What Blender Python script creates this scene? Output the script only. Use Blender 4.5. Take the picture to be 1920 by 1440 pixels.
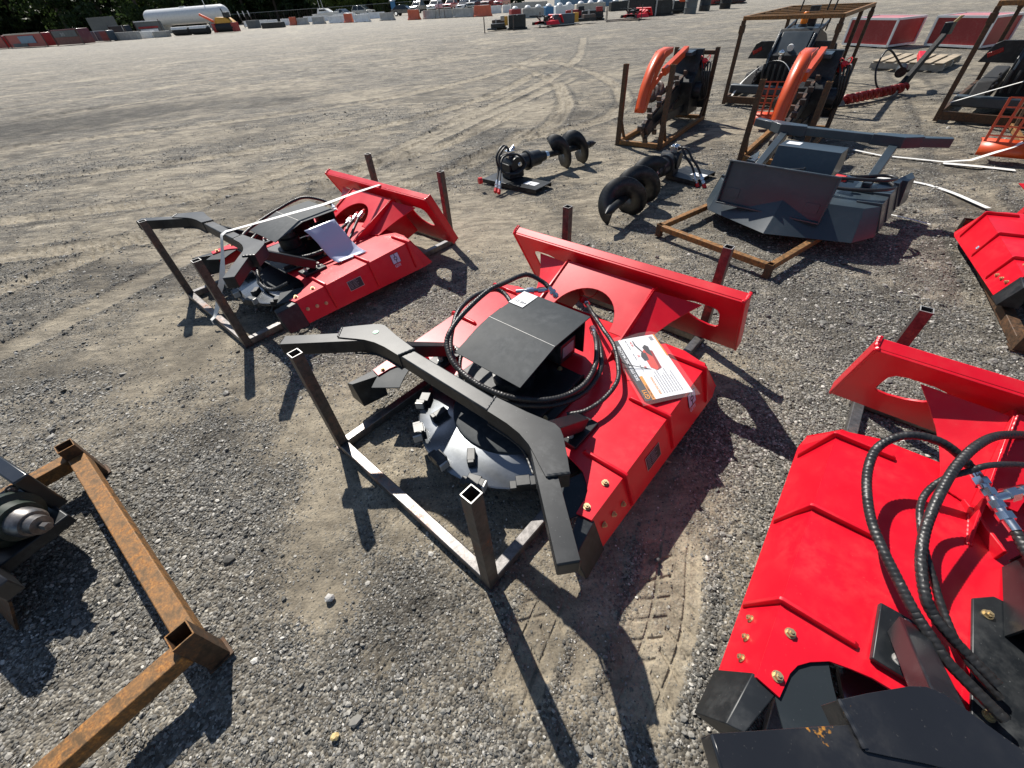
import bpy, math, random
import numpy as np
from mathutils import Vector, Matrix, Euler
from mathutils.geometry import tessellate_polygon
R = math.radians
random.seed(7); np.random.seed(7)
for o in list(bpy.data.objects): bpy.data.objects.remove(o)
scene = bpy.context.scene
COL = scene.collection

# ------------------------------------------------------------------ camera
def make_camera():
    pitch, roll = R(43.228), R(-4.134)
    fw = Vector((0, math.cos(pitch), -math.sin(pitch))); rt = Vector((1, 0, 0)); up = rt.cross(fw)
    c, s = math.cos(roll), math.sin(roll)
    rt2 = c*rt + s*up; up2 = -s*rt + c*up
    cd = bpy.data.cameras.new('camera'); cd.sensor_width = 36.0; cd.sensor_fit = 'HORIZONTAL'
    cd.lens = 772.42/1920*36.0; cd.clip_start = 0.02; cd.clip_end = 3000
    co = bpy.data.objects.new('camera', cd); COL.objects.link(co)
    m = Matrix((rt2, up2, -fw)).transposed().to_4x4(); m.translation = (0, 0, 1.6)
    co.matrix_world = m
    scene.camera = co
make_camera()

# ------------------------------------------------------------------ world and sun
SUN_EL, SUN_AZ = 47.5, -23.5          # azimuth from +Y towards +X
world = bpy.data.worlds.new('World'); scene.world = world; world.use_nodes = True
wn = world.node_tree.nodes; wl = world.node_tree.links
sky = wn.new('ShaderNodeTexSky'); sky.sky_type = 'NISHITA'; sky.sun_disc = False
sky.sun_elevation = R(SUN_EL); sky.sun_rotation = R(SUN_AZ); sky.air_density = 1.0; sky.dust_density = 0.25; sky.ozone_density = 1.6
bg = wn['Background']; bg.inputs[1].default_value = 0.070
wl.new(sky.outputs[0], bg.inputs[0])
sd = bpy.data.lights.new('sun', 'SUN'); sd.energy = 5.0; sd.angle = R(0.55); sd.color = (1.0, 0.95, 0.87)
so = bpy.data.objects.new('sun', sd); COL.objects.link(so)
sdir = Vector((math.sin(R(SUN_AZ))*math.cos(R(SUN_EL)), math.cos(R(SUN_AZ))*math.cos(R(SUN_EL)), math.sin(R(SUN_EL))))
so.rotation_euler = sdir.to_track_quat('Z', 'Y').to_euler(); so.location = (0, 0, 30)
vs = scene.view_settings; vs.view_transform = 'Standard'; vs.look = 'None'; vs.exposure = 0.36; vs.gamma = 1.0; vs.use_curve_mapping = False
scene.render.engine = 'CYCLES'
scene.cycles.max_bounces = 6; scene.cycles.diffuse_bounces = 3; scene.cycles.glossy_bounces = 3; scene.cycles.transparent_max_bounces = 8
scene.cycles.use_denoising = True

# ------------------------------------------------------------------ materials
def nt(name):
    m = bpy.data.materials.new(name); m.use_nodes = True
    n = m.node_tree.nodes; l = m.node_tree.links
    return m, n, l, n['Principled BSDF']
def ramp(n, pts):
    r = n.new('ShaderNodeValToRGB'); e = r.color_ramp.elements
    while len(e) < len(pts): e.new(0.5)
    for k, (p, c) in enumerate(pts): e[k].position = p; e[k].color = (*c, 1) if len(c) == 3 else c
    return r
def mixc(n, l, fac, a, b, mode='MIX'):
    m = n.new('ShaderNodeMix'); m.data_type = 'RGBA'; m.blend_type = mode
    for s, v in ((m.inputs[0], fac), (m.inputs[6], a), (m.inputs[7], b)):
        if hasattr(v, 'is_linked'): l.new(v, s)
        elif isinstance(v, (int, float)): s.default_value = v
        else: s.default_value = (*v, 1)
    return m.outputs[2]
def noise(n, l, co, scale, detail=4, rough=0.55, dist=0.0):
    t = n.new('ShaderNodeTexNoise'); t.inputs['Scale'].default_value = scale; t.inputs['Detail'].default_value = detail
    t.inputs['Roughness'].default_value = rough; t.inputs['Distortion'].default_value = dist
    if co is not None: l.new(co, t.inputs['Vector'])
    return t.outputs[0]
def maprange(n, l, v, a, b, c=0., d=1.):
    m = n.new('ShaderNodeMapRange'); l.new(v, m.inputs[0])
    for k, x in zip((1, 2, 3, 4), (a, b, c, d)): m.inputs[k].default_value = x
    return m.outputs[0]
def bump(n, l, h, b, strength=0.3, dist=0.002):
    k = n.new('ShaderNodeBump'); k.inputs['Strength'].default_value = strength; k.inputs['Distance'].default_value = dist
    l.new(h, k.inputs['Height']); l.new(k.outputs[0], b.inputs['Normal']); return k
MATS = {}
def paint(name, col, rough=0.32, coat=0.25, dust=0.25, dustcol=(0.42, 0.37, 0.30), metallic=0.0, spec=0.5, wear=None, peel=0.0):
    """sprayed paint on steel: slight tone drift, settled dust in blotches, fine specks, optional wear"""
    m, n, l, b = nt(name)
    tc = n.new('ShaderNodeTexCoord').outputs['Object']
    n1 = noise(n, l, tc, 3.5, 5, 0.6); n2 = noise(n, l, tc, 22, 4, 0.65); n3 = noise(n, l, tc, 160, 2, 0.6)
    c = mixc(n, l, maprange(n, l, n1, .35, .65), tuple(x*0.9 for x in col), tuple(min(1, x*1.06) for x in col))
    d = n.new('ShaderNodeMath'); d.operation = 'MULTIPLY'
    l.new(maprange(n, l, n1, .42, .72), d.inputs[0]); l.new(maprange(n, l, n2, .42, .75, 0, dust), d.inputs[1])
    c = mixc(n, l, d.outputs[0], c, dustcol)
    sp = maprange(n, l, n3, .70, .76, 0, dust*1.1)
    c = mixc(n, l, sp, c, dustcol)
    if wear:
        w = maprange(n, l, noise(n, l, tc, 7, 6, .7), wear[1], wear[1]+.03)
        c = mixc(n, l, w, c, wear[0])
    l.new(c, b.inputs['Base Color'])
    l.new(maprange(n, l, n1, .3, .7, rough-.03, rough+.05), b.inputs['Roughness'])
    b.inputs['Metallic'].default_value = metallic; b.inputs['Specular IOR Level'].default_value = spec
    b.inputs['Coat Weight'].default_value = coat; b.inputs['Coat Roughness'].default_value = 0.12
    bump(n, l, noise(n, l, tc, 30, 2, .5), b, 0.06, 0.0008)
    MATS[name] = m; return m
def simple(name, col, rough=0.5, metallic=0.0, var=0.12, scale=14, bmp=0.0, coat=0.0):
    m, n, l, b = nt(name)
    tc = n.new('ShaderNodeTexCoord').outputs['Object']
    f = maprange(n, l, noise(n, l, tc, scale, 5, .6), .3, .7)
    l.new(mixc(n, l, f, tuple(x*(1-var) for x in col), tuple(min(1, x*(1+var)) for x in col)), b.inputs['Base Color'])
    l.new(maprange(n, l, noise(n, l, tc, scale*2.3, 4, .6), .3, .7, rough*.85, min(1, rough*1.15)), b.inputs['Roughness'])
    b.inputs['Metallic'].default_value = metallic; b.inputs['Coat Weight'].default_value = coat
    if bmp: bump(n, l, noise(n, l, tc, scale*4, 4, .6), b, bmp, 0.002)
    MATS[name] = m; return m
def steel(name, base, rust, amount, rough=0.42, metallic=0.75, orange=(0.42, 0.13, 0.02)):
    """mill-finish or rusted tube: streaky scale, rust blotches"""
    m, n, l, b = nt(name)
    tc = n.new('ShaderNodeTexCoord').outputs['Object']
    n1 = noise(n, l, tc, 5, 6, .65, .4); n2 = noise(n, l, tc, 38, 5, .7); n3 = noise(n, l, tc, 140, 3, .6)
    c = mixc(n, l, maprange(n, l, n2, .35, .7), tuple(x*.65 for x in base), tuple(min(1, x*1.35) for x in base))
    f1 = maprange(n, l, n1, amount[0], amount[1]); f2 = maprange(n, l, n2, .40, .60)
    mm = n.new('ShaderNodeMath'); mm.operation = 'MULTIPLY'; l.new(f1, mm.inputs[0]); l.new(f2, mm.inputs[1])
    rc = mixc(n, l, maprange(n, l, n3, .35, .65), rust, orange)
    c = mixc(n, l, mm.outputs[0], c, rc)
    l.new(c, b.inputs['Base Color'])
    l.new(maprange(n, l, mm.outputs[0], 0, 1, metallic, 0.0), b.inputs['Metallic'])
    l.new(maprange(n, l, mm.outputs[0], 0, 1, rough, 0.8), b.inputs['Roughness'])
    bump(n, l, n2, b, .25, .0015)
    MATS[name] = m; return m

paint('red_paint', (0.72, 0.006, 0.022), 0.36, 0.12, 0.18, (0.52, 0.24, 0.19), spec=.42)
paint('black_paint', (0.0105, 0.013, 0.016), 0.40, 0.0, 0.60, (0.15, 0.155, 0.155), spec=.45)
paint('cover_paint', (0.020, 0.027, 0.033), 0.56, 0.0, 0.42, (0.15, 0.155, 0.16), spec=.26)
paint('black_worn', (0.014, 0.015, 0.018), 0.30, 0.30, 0.22, (0.18, 0.17, 0.15), wear=((0.42, 0.19, 0.03), .665))
paint('grey_paint', (0.036, 0.052, 0.066), 0.36, 0.2, 0.16, (0.2, 0.2, 0.19))
paint('orange_paint', (0.72, 0.085, 0.012), 0.38, 0.2, 0.2, (0.35, 0.28, 0.2))
paint('green_paint', (0.014, 0.026, 0.018), 0.5, 0.0, 0.25)
paint('dull_red', (0.33, 0.018, 0.02), 0.45, 0.1, 0.3)
paint('maroon', (0.14, 0.018, 0.02), 0.4, 0.2, 0.4)
paint('white_paint', (0.78, 0.79, 0.78), 0.35, 0.2, 0.35)
paint('yellow_paint', (0.65, 0.32, 0.02), 0.4, 0.15, 0.3)
paint('navy_paint', (0.03, 0.055, 0.085), 0.4, 0.15, 0.25)
steel('raw_steel', (0.20, 0.19, 0.185), (0.10, 0.045, 0.025), (.52, .72))
steel('dark_steel', (0.10, 0.092, 0.09), (0.075, 0.035, 0.022), (.45, .75), .45, .6)
steel('rusty_steel', (0.20, 0.115, 0.05), (0.17, 0.065, 0.02), (.25, .60), .55, .3, (0.52, 0.23, 0.05))
steel('brown_steel', (0.075, 0.048, 0.03), (0.09, 0.038, 0.018), (.30, .60), .55, .3, (0.17, 0.08, 0.028))
simple('disc_steel', (0.24, 0.255, 0.27), 0.25, 0.9, .03, 3)
simple('bare_edge', (0.46, 0.45, 0.43), 0.5, 0.4, .2)
simple('chrome', (0.75, 0.76, 0.77), 0.22, 1.0, .05)
simple('zinc_gold', (0.56, 0.45, 0.26), 0.48, .85, .2)
simple('rubber', (0.022, 0.022, 0.023), 0.42, 0.0, .25, 30)
simple('tyre_rubber', (0.02, 0.02, 0.021), 0.75, 0.0, .2, 30)
simple('red_cap', (0.62, 0.02, 0.025), 0.4, 0, .1)
simple('paper', (0.83, 0.84, 0.86), 0.4, 0, .03, 9)
simple('print_black', (0.03, 0.03, 0.035), 0.5, 0, .1)
simple('print_grey', (0.30, 0.30, 0.32), 0.5, 0, .1)
simple('print_orange', (0.80, 0.30, 0.03), 0.45, 0, .05)
simple('print_red', (0.66, 0.07, 0.05), 0.45, 0, .05)
simple('print_violet', (0.62, 0.60, 0.78), 0.35, 0, .05)
simple('sticker_green', (0.25, 0.55, 0.36), 0.4, 0, .05)
simple('strap_white', (0.80, 0.79, 0.75), 0.5, 0, .08, 20)
simple('concrete', (0.42, 0.41, 0.38), 0.85, 0, .2, 3, .3)
simple('concrete_white', (0.84, 0.84, 0.82), 0.75, 0, .12, 3, .2)
simple('orange_plastic', (0.62, 0.13, 0.055), 0.5, 0, .12, 3)
simple('beacon', (0.85, 0.22, 0.01), 0.25, 0, .1, 8)
simple('tail_lamp', (0.36, 0.02, 0.015), 0.25, 0, .1, 8)
simple('glass_dark', (0.025, 0.032, 0.038), 0.08, 0, .1, 2)
simple('lamp_glass', (0.8, 0.8, 0.78), 0.12, 0, .05, 2)
simple('wood', (0.42, 0.34, 0.24), 0.8, 0, .3, 6, .3)
simple('wood_grey', (0.36, 0.33, 0.28), 0.85, 0, .3, 6, .3)
simple('bark', (0.09, 0.07, 0.05), 0.9, 0, .3, 6, .4)
simple('blue_cargo', (0.16, 0.26, 0.36), 0.5, 0, .1, 2)
simple('grey_board', (0.13, 0.14, 0.14), 0.7, 0, .15, 2)
simple('beige', (0.52, 0.48, 0.40), 0.8, 0, .12, 2)
simple('porta_blue', (0.06, 0.22, 0.42), 0.5, 0, .1, 2)
def car_paint(name, c): return paint(name, c, .25, .6, .12)
for nm, c in dict(car_silver=(.55, .54, .50), car_black=(.02, .022, .025), car_dark=(.045, .05, .055), car_white=(.78, .79, .80), car_red=(.42, .03, .03), car_navy=(.03, .05, .07)).items(): car_paint(nm, c)

def leaf_mat(name, a, b):
    m, n, l, p = nt(name)
    g = n.new('ShaderNodeNewGeometry')
    f1 = noise(n, l, g.outputs['Position'], .35, 3); f2 = noise(n, l, g.outputs['Position'], 2.5, 2)
    x = n.new('ShaderNodeMath'); x.operation = 'ADD'; l.new(f1, x.inputs[0]); l.new(f2, x.inputs[1])
    l.new(mixc(n, l, maprange(n, l, x.outputs[0], .75, 1.25), a, b), p.inputs['Base Color'])
    p.inputs['Roughness'].default_value = .55
    tr = n.new('ShaderNodeBsdfTranslucent'); l.new(p.inputs['Base Color'].links[0].from_socket, tr.inputs[0]); mx = n.new('ShaderNodeMixShader'); mx.inputs[0].default_value = .45
    l.new(p.outputs[0], mx.inputs[1]); l.new(tr.outputs[0], mx.inputs[2]); l.new(mx.outputs[0], n['Material Output'].inputs[0])
    MATS[name] = m; return m
leaf_mat('leaves_dark', (.025, .045, .016), (.07, .11, .03))
leaf_mat('leaves_light', (.09, .14, .03), (.18, .22, .05))

def film():
    m, n, l, b = nt('clear_film')
    b.inputs['Base Color'].default_value = (1, 1, 1, 1); b.inputs['Roughness'].default_value = .07
    b.inputs['Alpha'].default_value = .07
    b.inputs['Specular IOR Level'].default_value = .8
    MATS['clear_film'] = m
film()
def glossy_sheet():
    m, n, l, b = nt('glossy_sheet')
    b.inputs['Base Color'].default_value = (.55, .58, .74, 1); b.inputs['Roughness'].default_value = .25  # blue tint of the base colour stands for reflected sky
    b.inputs['Coat Weight'].default_value = 1.0; b.inputs['Coat Roughness'].default_value = .02; b.inputs['Coat IOR'].default_value = 1.7
    MATS['glossy_sheet'] = m
glossy_sheet()

# ------------------------------------------------------------------ mesh helpers
def V(*a): return Vector(a)
def frame_of(d, up=(0, 0, 1)):
    d = Vector(d).normalized(); up = Vector(up)
    if abs(d.dot(up)) > .98: up = Vector((1, 0, 0)) if abs(d.x) < .9 else Vector((0, 1, 0))
    s = d.cross(up).normalized(); u = s.cross(d).normalized()
    return d, s, u
class MB:
    def __init__(s): s.v = []; s.f = []
    def add(s, vs, fs):
        k = len(s.v); s.v += [tuple(x) for x in vs]; s.f += [tuple(i+k for i in f) for f in fs]; return s
    def box(s, c, size, rot=None):
        c = Vector(c); hx, hy, hz = (x/2 for x in size)
        vs = [Vector((a*hx, b*hy, d*hz)) for d in (-1, 1) for b in (-1, 1) for a in (-1, 1)]
        if rot is not None:
            M = rot if isinstance(rot, Matrix) else Euler(rot).to_matrix()
            vs = [M @ x for x in vs]
        return s.add([c+x for x in vs], [(0, 2, 3, 1), (4, 5, 7, 6), (0, 1, 5, 4), (2, 6, 7, 3), (0, 4, 6, 2), (1, 3, 7, 5)])
    def bar(s, p0, p1, w, h, up=(0, 0, 1)):
        p0, p1 = Vector(p0), Vector(p1); d, a, u = frame_of(p1-p0, up)
        vs = [p+a*(i*w/2)+u*(j*h/2) for p in (p0, p1) for i, j in ((-1, -1), (1, -1), (1, 1), (-1, 1))]
        return s.add(vs, [(3, 2, 1, 0), (4, 5, 6, 7), (0, 1, 5, 4), (1, 2, 6, 5), (2, 3, 7, 6), (3, 0, 4, 7)])
    def hollow(s, p0, p1, w, t, up=(0, 0, 1)):
        """square tube, open at both ends"""
        p0, p1 = Vector(p0), Vector(p1); d, a, u = frame_of(p1-p0, up); vs = []
        for p in (p0, p1):
            for q in (w/2, w/2-t):
                vs += [p+a*(i*q)+u*(j*q) for i, j in ((-1, -1), (1, -1), (1, 1), (-1, 1))]
        fs = []
        for k in range(4):
            n = (k+1) % 4
            fs += [(k, n, 8+n, 8+k), (4+n, 4+k, 12+k, 12+n), (n, k, 4+k, 4+n), (8+k, 8+n, 12+n, 12+k)]
        return s.add(vs, fs)
    def cyl(s, p0, p1, r0, r1=None, n=16):
        r1 = r0 if r1 is None else r1; p0, p1 = Vector(p0), Vector(p1); d, a, u = frame_of(p1-p0)
        vs = [p+a*(r*math.cos(t))+u*(r*math.sin(t)) for p, r in ((p0, r0), (p1, r1)) for t in [2*math.pi*k/n for k in range(n)]]
        fs = [(k, (k+1) % n, n+(k+1) % n, n+k) for k in range(n)]
        return s.add(vs, fs+[tuple(range(n-1, -1, -1)), tuple(range(n, 2*n))])
    def revolve(s, p0, axis, prof, n=20):
        """prof: list of (distance along axis, radius)"""
        p0 = Vector(p0); d, a, u = frame_of(axis); vs = []
        for h, r in prof: vs += [p0+d*h+a*(r*math.cos(2*math.pi*k/n))+u*(r*math.sin(2*math.pi*k/n)) for k in range(n)]
        fs = []
        for j in range(len(prof)-1): fs += [(j*n+k, j*n+(k+1) % n, (j+1)*n+(k+1) % n, (j+1)*n+k) for k in range(n)]
        m = len(prof)-1
        return s.add(vs, fs+[tuple(range(n-1, -1, -1)), tuple(range(m*n, m*n+n))])
    def slab(s, outer, holes, mp, th):
        """flat plate with holes: 2D loops, mp maps (a, b, depth) to 3D"""
        loops = [outer]+list(holes); flat = [p for lp in loops for p in lp]; n = len(flat)
        tri = tessellate_polygon([[Vector((p[0], p[1], 0)) for p in lp] for lp in loops])
        vs = [mp(p[0], p[1], 0) for p in flat]+[mp(p[0], p[1], th) for p in flat]
        fs = [tuple(t) for t in tri]+[tuple(i+n for i in reversed(t)) for t in tri]; k = 0
        for lp in loops:
            m = len(lp)
            fs += [(k+i, k+(i+1) % m, n+k+(i+1) % m, n+k+i) for i in range(m)]; k += m
        return s.add(vs, fs)
    def sheet(s, pts, th):
        """near-planar 3D polygon with thickness (against its normal)"""
        P = [Vector(p) for p in pts]; nrm = Vector()
        for i in range(len(P)): nrm += P[i].cross(P[(i+1) % len(P)])
        nrm.normalize(); n = len(P)
        tri = tessellate_polygon([P])
        vs = P+[p-nrm*th for p in P]
        fs = [tuple(t) for t in tri]+[tuple(i+n for i in reversed(t)) for t in tri]+[(i, (i+1) % n, n+(i+1) % n, n+i) for i in range(n)]
        return s.add(vs, fs)
    def prism(s, poly, z0, z1): return s.slab(poly, [], lambda a, b, d: (a, b, z0+d), z1-z0)
    def sweep(s, pts, r, n=10, wrap=None, closed_caps=True):
        """round tube along points; wrap=(pitch, depth) gives a spiral guard"""
        P = [Vector(p) for p in pts]; vs = []; acc = 0.0; d, a, u = frame_of(P[1]-P[0])
        for i, p in enumerate(P):
            t = (P[min(i+1, len(P)-1)]-P[max(i-1, 0)]).normalized()
            a = (a-t*a.dot(t)).normalized(); u = t.cross(a)
            if i: acc += (P[i]-P[i-1]).length
            for k in range(n):
                th = 2*math.pi*k/n; rr = r
                if wrap:
                    ph = (acc/wrap[0]+k/n) % 1.0
                    rr = r*(1-wrap[1]*(abs(2*ph-1)**5))
                vs.append(p+a*(rr*math.cos(th))+u*(rr*math.sin(th)))
        m = len(P); fs = [(i*n+k, i*n+(k+1) % n, (i+1)*n+(k+1) % n, (i+1)*n+k) for i in range(m-1) for k in range(n)]
        if closed_caps: fs += [tuple(range(n-1, -1, -1)), tuple(range((m-1)*n, m*n))]
        return s.add(vs, fs)
    def mesh(s, name):
        me = bpy.data.meshes.new(name); me.from_pydata(s.v, [], s.f); me.validate(clean_customdata=False)
        import bmesh
        b = bmesh.new(); b.from_mesh(me); bmesh.ops.recalc_face_normals(b, faces=b.faces); b.to_mesh(me); b.free()
        me.polygons.foreach_set('use_smooth', [True]*len(me.polygons)); me.set_sharp_from_angle(angle=R(38)); return me
    def build(s, name, mat, parent=None, bevel=0.0, loc=None, rot=None):
        me = s.mesh(name); o = bpy.data.objects.new(name, me); COL.objects.link(o)
        me.materials.append(MATS[mat] if isinstance(mat, str) else mat)
        if parent is not None: o.parent = parent
        if loc is not None: o.location = loc
        if rot is not None: o.rotation_euler = rot
        if bevel:
            b = o.modifiers.new('bevel', 'BEVEL'); b.width = bevel; b.segments = 2; b.limit_method = 'ANGLE'; b.angle_limit = R(35)
        return o
def tag(o, label, cat=None, group=None, kind=None):
    if label: o['label'] = label
    if cat: o['category'] = cat
    if group: o['group'] = group
    if kind: o['kind'] = kind
    return o
def thing(name, label, cat, loc=(0, 0, 0), rot=(0, 0, 0), group=None):
    o = bpy.data.objects.new(name, None); o.empty_display_size = .1; COL.objects.link(o)
    o.location = loc; o.rotation_euler = rot; return tag(o, label, cat, group)
def copy_tree(o, parent=None):
    c = o.copy(); COL.objects.link(c)
    if parent is not None: c.parent = parent
    for ch in list(o.children): copy_tree(ch, c)
    return c
def spline(pts, step=.004):
    """Catmull-Rom through points, resampled evenly"""
    P = [Vector(p) for p in pts]; P = [2*P[0]-P[1]]+P+[2*P[-1]-P[-2]]; out = []
    for i in range(1, len(P)-2):
        a, b, c, d = P[i-1], P[i], P[i+1], P[i+2]; n = max(2, int((c-b).length/step))
        for k in range(n):
            t = k/n; out.append(.5*((2*b)+(c-a)*t+(2*a-5*b+4*c-d)*t*t+(3*b-a-3*c+d)*t**3))
    out.append(P[-2]); return out
def text_mesh(name, body, size, M, mat, parent, bold=0.0, align='LEFT'):
    cu = bpy.data.curves.new(name, 'FONT'); cu.body = body; cu.size = size; cu.offset = bold*size; cu.align_x = align; cu.resolution_u = 3
    o = bpy.data.objects.new(name, cu); COL.objects.link(o)
    dg = bpy.context.evaluated_depsgraph_get(); me = bpy.data.meshes.new_from_object(o.evaluated_get(dg))
    bpy.data.objects.remove(o); bpy.data.curves.remove(cu)
    me.name = name; me.transform(M); me.materials.clear(); me.materials.append(MATS[mat])
    q = bpy.data.objects.new(name, me); COL.objects.link(q); q.parent = parent; return q
def arc(cx, cy, rx, ry, a0, a1, n): return [(cx+rx*math.cos(R(a0+(a1-a0)*k/n)), cy+ry*math.sin(R(a0+(a1-a0)*k/n))) for k in range(n+1)]
def weld(parent, pts, r=.0038, mat='red_paint', name='weld_bead'):
    P = spline(pts, .0035); rg = random.Random(len(P)); b = MB(); b.sweep(P, r, 7); n = 7
    for i in range(len(P)):
        k = 1+.13*math.sin(i*1.3)+rg.uniform(-.10, .10); c = P[i]
        for j in range(n): v = Vector(b.v[i*n+j]); b.v[i*n+j] = tuple(c+(v-c)*k)
    return b.build(name, mat, parent)
def hexbolt(parent, p, nrm, r=.011, h=.011, mat='zinc_gold', washer=True, name='bolt'):
    p, nrm = Vector(p), Vector(nrm).normalized(); b = MB(); r *= .86
    if washer: b.cyl(p, p+nrm*.0025, r*1.35, n=14)
    b.cyl(p+nrm*.002, p+nrm*h, r, n=6)
    b.cyl(p+nrm*h, p+nrm*(h+.004), r*.45, n=8)
    return b.build(name, mat, parent)

# ------------------------------------------------------------------ ground
def _hash(ix, iy, seed):
    h = (ix.astype(np.int64)*374761393+iy.astype(np.int64)*668265263+seed*974711) & 0x7fffffff
    h = ((h ^ (h >> 13))*1274126177) & 0x7fffffff
    return ((h ^ (h >> 16)) & 0xffff)/65535.0
def vnoise(x, y, seed):
    ix, iy = np.floor(x), np.floor(y); fx, fy = x-ix, y-iy
    u = fx*fx*fx*(fx*(fx*6-15)+10); v = fy*fy*fy*(fy*(fy*6-15)+10)
    a, b = _hash(ix, iy, seed), _hash(ix+1, iy, seed); c, d = _hash(ix, iy+1, seed), _hash(ix+1, iy+1, seed)
    return (a*(1-u)+b*u)*(1-v)+(c*(1-u)+d*u)*v
def fbm(x, y, seed, octv=4, gain=.5):
    t = 0; a = 1; s = 0
    for k in range(octv):
        t = t+a*vnoise(x*2**k+17.3*k, y*2**k-9.1*k, seed+k); s += a; a *= gain
    return t/s
def sstep(x, a, b):
    t = np.clip((x-a)/(b-a), 0, 1); return t*t*(3-2*t)
# wheel tracks: polyline, half width, rut depth, lug pitch, lug height, dirt weight
TRACKS = [
 ([(-3.75, 1.9), (-3.3, 2.85), (-2.9, 3.75), (-2.5, 4.6), (-1.6, 6.4), (.2, 9.6), (2.2, 13)], .14, .012, 0, 0, .9),
 ([(-9, 3.1), (-5.1, 4.0), (-3.2, 4.35), (-1.75, 4.85), (-.4, 5.9), (.5, 7.6)], .16, .016, .085, .026, .75),
 ([(-9, 4.3), (-5.6, 5.15), (-3.4, 5.55), (-1.9, 6.1), (-.6, 7.3), (.4, 9.2)], .16, .016, .085, .026, .75),
 ([(-13, 5.4), (-8, 6.6), (-4.5, 7.4), (-2, 8.6), (0, 11), (1.6, 15)], .17, .016, .1, .03, .6),
 ([(-15, 7.8), (-9, 9.3), (-5, 10.4), (-2, 12), (.4, 15), (2, 19)], .2, .018, .1, .03, .6),
 ([(-20, 8), (-14, 10.8), (-8.3, 15.4), (-4, 19), (2, 23)], .2, .018, 0, 0, .7),
 ([(-24, 10), (-15, 14.2), (-9, 18.5), (-3, 22), (6, 26)], .2, .018, 0, 0, .6),
 ([(-28, 13), (-17, 18), (-9, 23), (0, 27), (12, 30)], .22, .018, 0, 0, .6),
 ([(-36, 17), (-20, 24), (-8, 30), (6, 34), (20, 36)], .3, .02, 0, 0, .6),
 ([(-2.2, 5.6), (-1.4, 7.2), (-.3, 9.4), (1.3, 12.4), (3.0, 17), (4.5, 25)], .15, .014, .09, .022, .7),
 ([(.6, 17), (1.3, 14.4), (1.65, 12), (1.5, 9.6), (.9, 7.6), (-.4, 6.2)], .15, .015, .09, .026, .7),
 ([(2.0, 17), (2.7, 14), (2.9, 11.6), (2.6, 9.4), (1.9, 8), (.6, 7.2)], .15, .015, .09, .026, .6),
 ([(-6.4, 2.4), (-4.6, 3.1), (-3.9, 3.9), (-3.6, 5.2), (-2.8, 6.6)], .15, .016, .085, .028, .5),
 ([(-.1, .22), (.03, .45), (.12, .62)], .085, .009, .072, .008, 1.0),
 ([(.25, .12), (.40, .33), (.52, .56), (.66, .85)], .105, .010, .078, .009, 1.05),
 ([(-.58, .34), (-.50, .42), (-.44, .50)], .07, .006, .055, .006, .75),
 ([(3.2, 2.2), (4.2, 3.4), (5.4, 5.2), (7, 7.6), (9, 11)], .2, .010, 0, 0, .35),
]
# dirt patches (x, y, radius, weight): where the stone has been scraped off and pale dust shows
BLOBS = [(-1.02, 1.55, .30, .9), (-.78, 1.18, .22, .6), (-1.5, 1.75, .25, .4), (-.25, 1.05, .3, .35), (.2, .42, .32, .45), (-2.15, 2.25, .3, .6), (-2.6, 2.6, .4, .5), (-1.0, 2.9, .5, .3),
         (.55, 1.0, .3, .35), (.2, 3.2, .6, .3), (.3, 4.2, .8, .5), (-1.2, 3.9, 1.0, .35), (-3, 4.6, 1.4, .35), (1.5, 5.2, 1.0, .3), (-3.5, 7, 2.5, .3), (.5, 7, 2, .3), (1.0, 9.3, 1.2, .4), (-1, 14, 5, .15),
         (-.72, .62, .14, .5), (-.85, .95, .2, .4), (1.05, 1.9, .5, .3), (1.3, 3.1, .5, .3), (.3, 1.5, .3, .3),
         (-1.7, .7, .6, -.7), (-.95, .35, .35, -.35), (-1.5, 1.2, .35, -.35), (-.35, .1, .3, -.3), (1.9, 1.6, .9, -.45), (2.6, 2.6, .9, -.4), (1.2, 1.0, .35, -.3), (-1.05, 2.35, .35, -.1), (3.5, 3, 1.2, -.4)]
DARKS = [(-.62, .78, .16, .6), (-.40, .62, .14, .5), (-.95, .80, .2, .45), (-1.35, 2.0, .3, .45), (-1.2, 1.25, .16, .5), (.75, 1.35, .25, .4), (-2.9, 3.3, .35, .5), (-3.2, 5.0, .5, .6), (-1.0, 4.6, .4, .5), (-2.4, 4.9, .4, .5), (-11.8, 10.8, 1.9, .9), (-9.8, 11.6, 1.6, .75), (-8.4, 12.6, 1.4, .6), (-7, 13, 1.6, .5), (-13.5, 9.8, 1.5, .7), (-5.2, 12.8, 1.2, .35), (-2.0, 5.4, .35, .6), (-1.5, 5.2, .3, .5), (.1, 6.0, .5, .35), (-1.95, 1.02, .22, .7), (-1.62, .95, .2, .5), (-.45, .5, .18, .5), (-1.7, 1.5, .3, .3), (1.6, 8.4, .8, .3), (-4.5, 9.0, 1.0, .4)]
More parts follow.
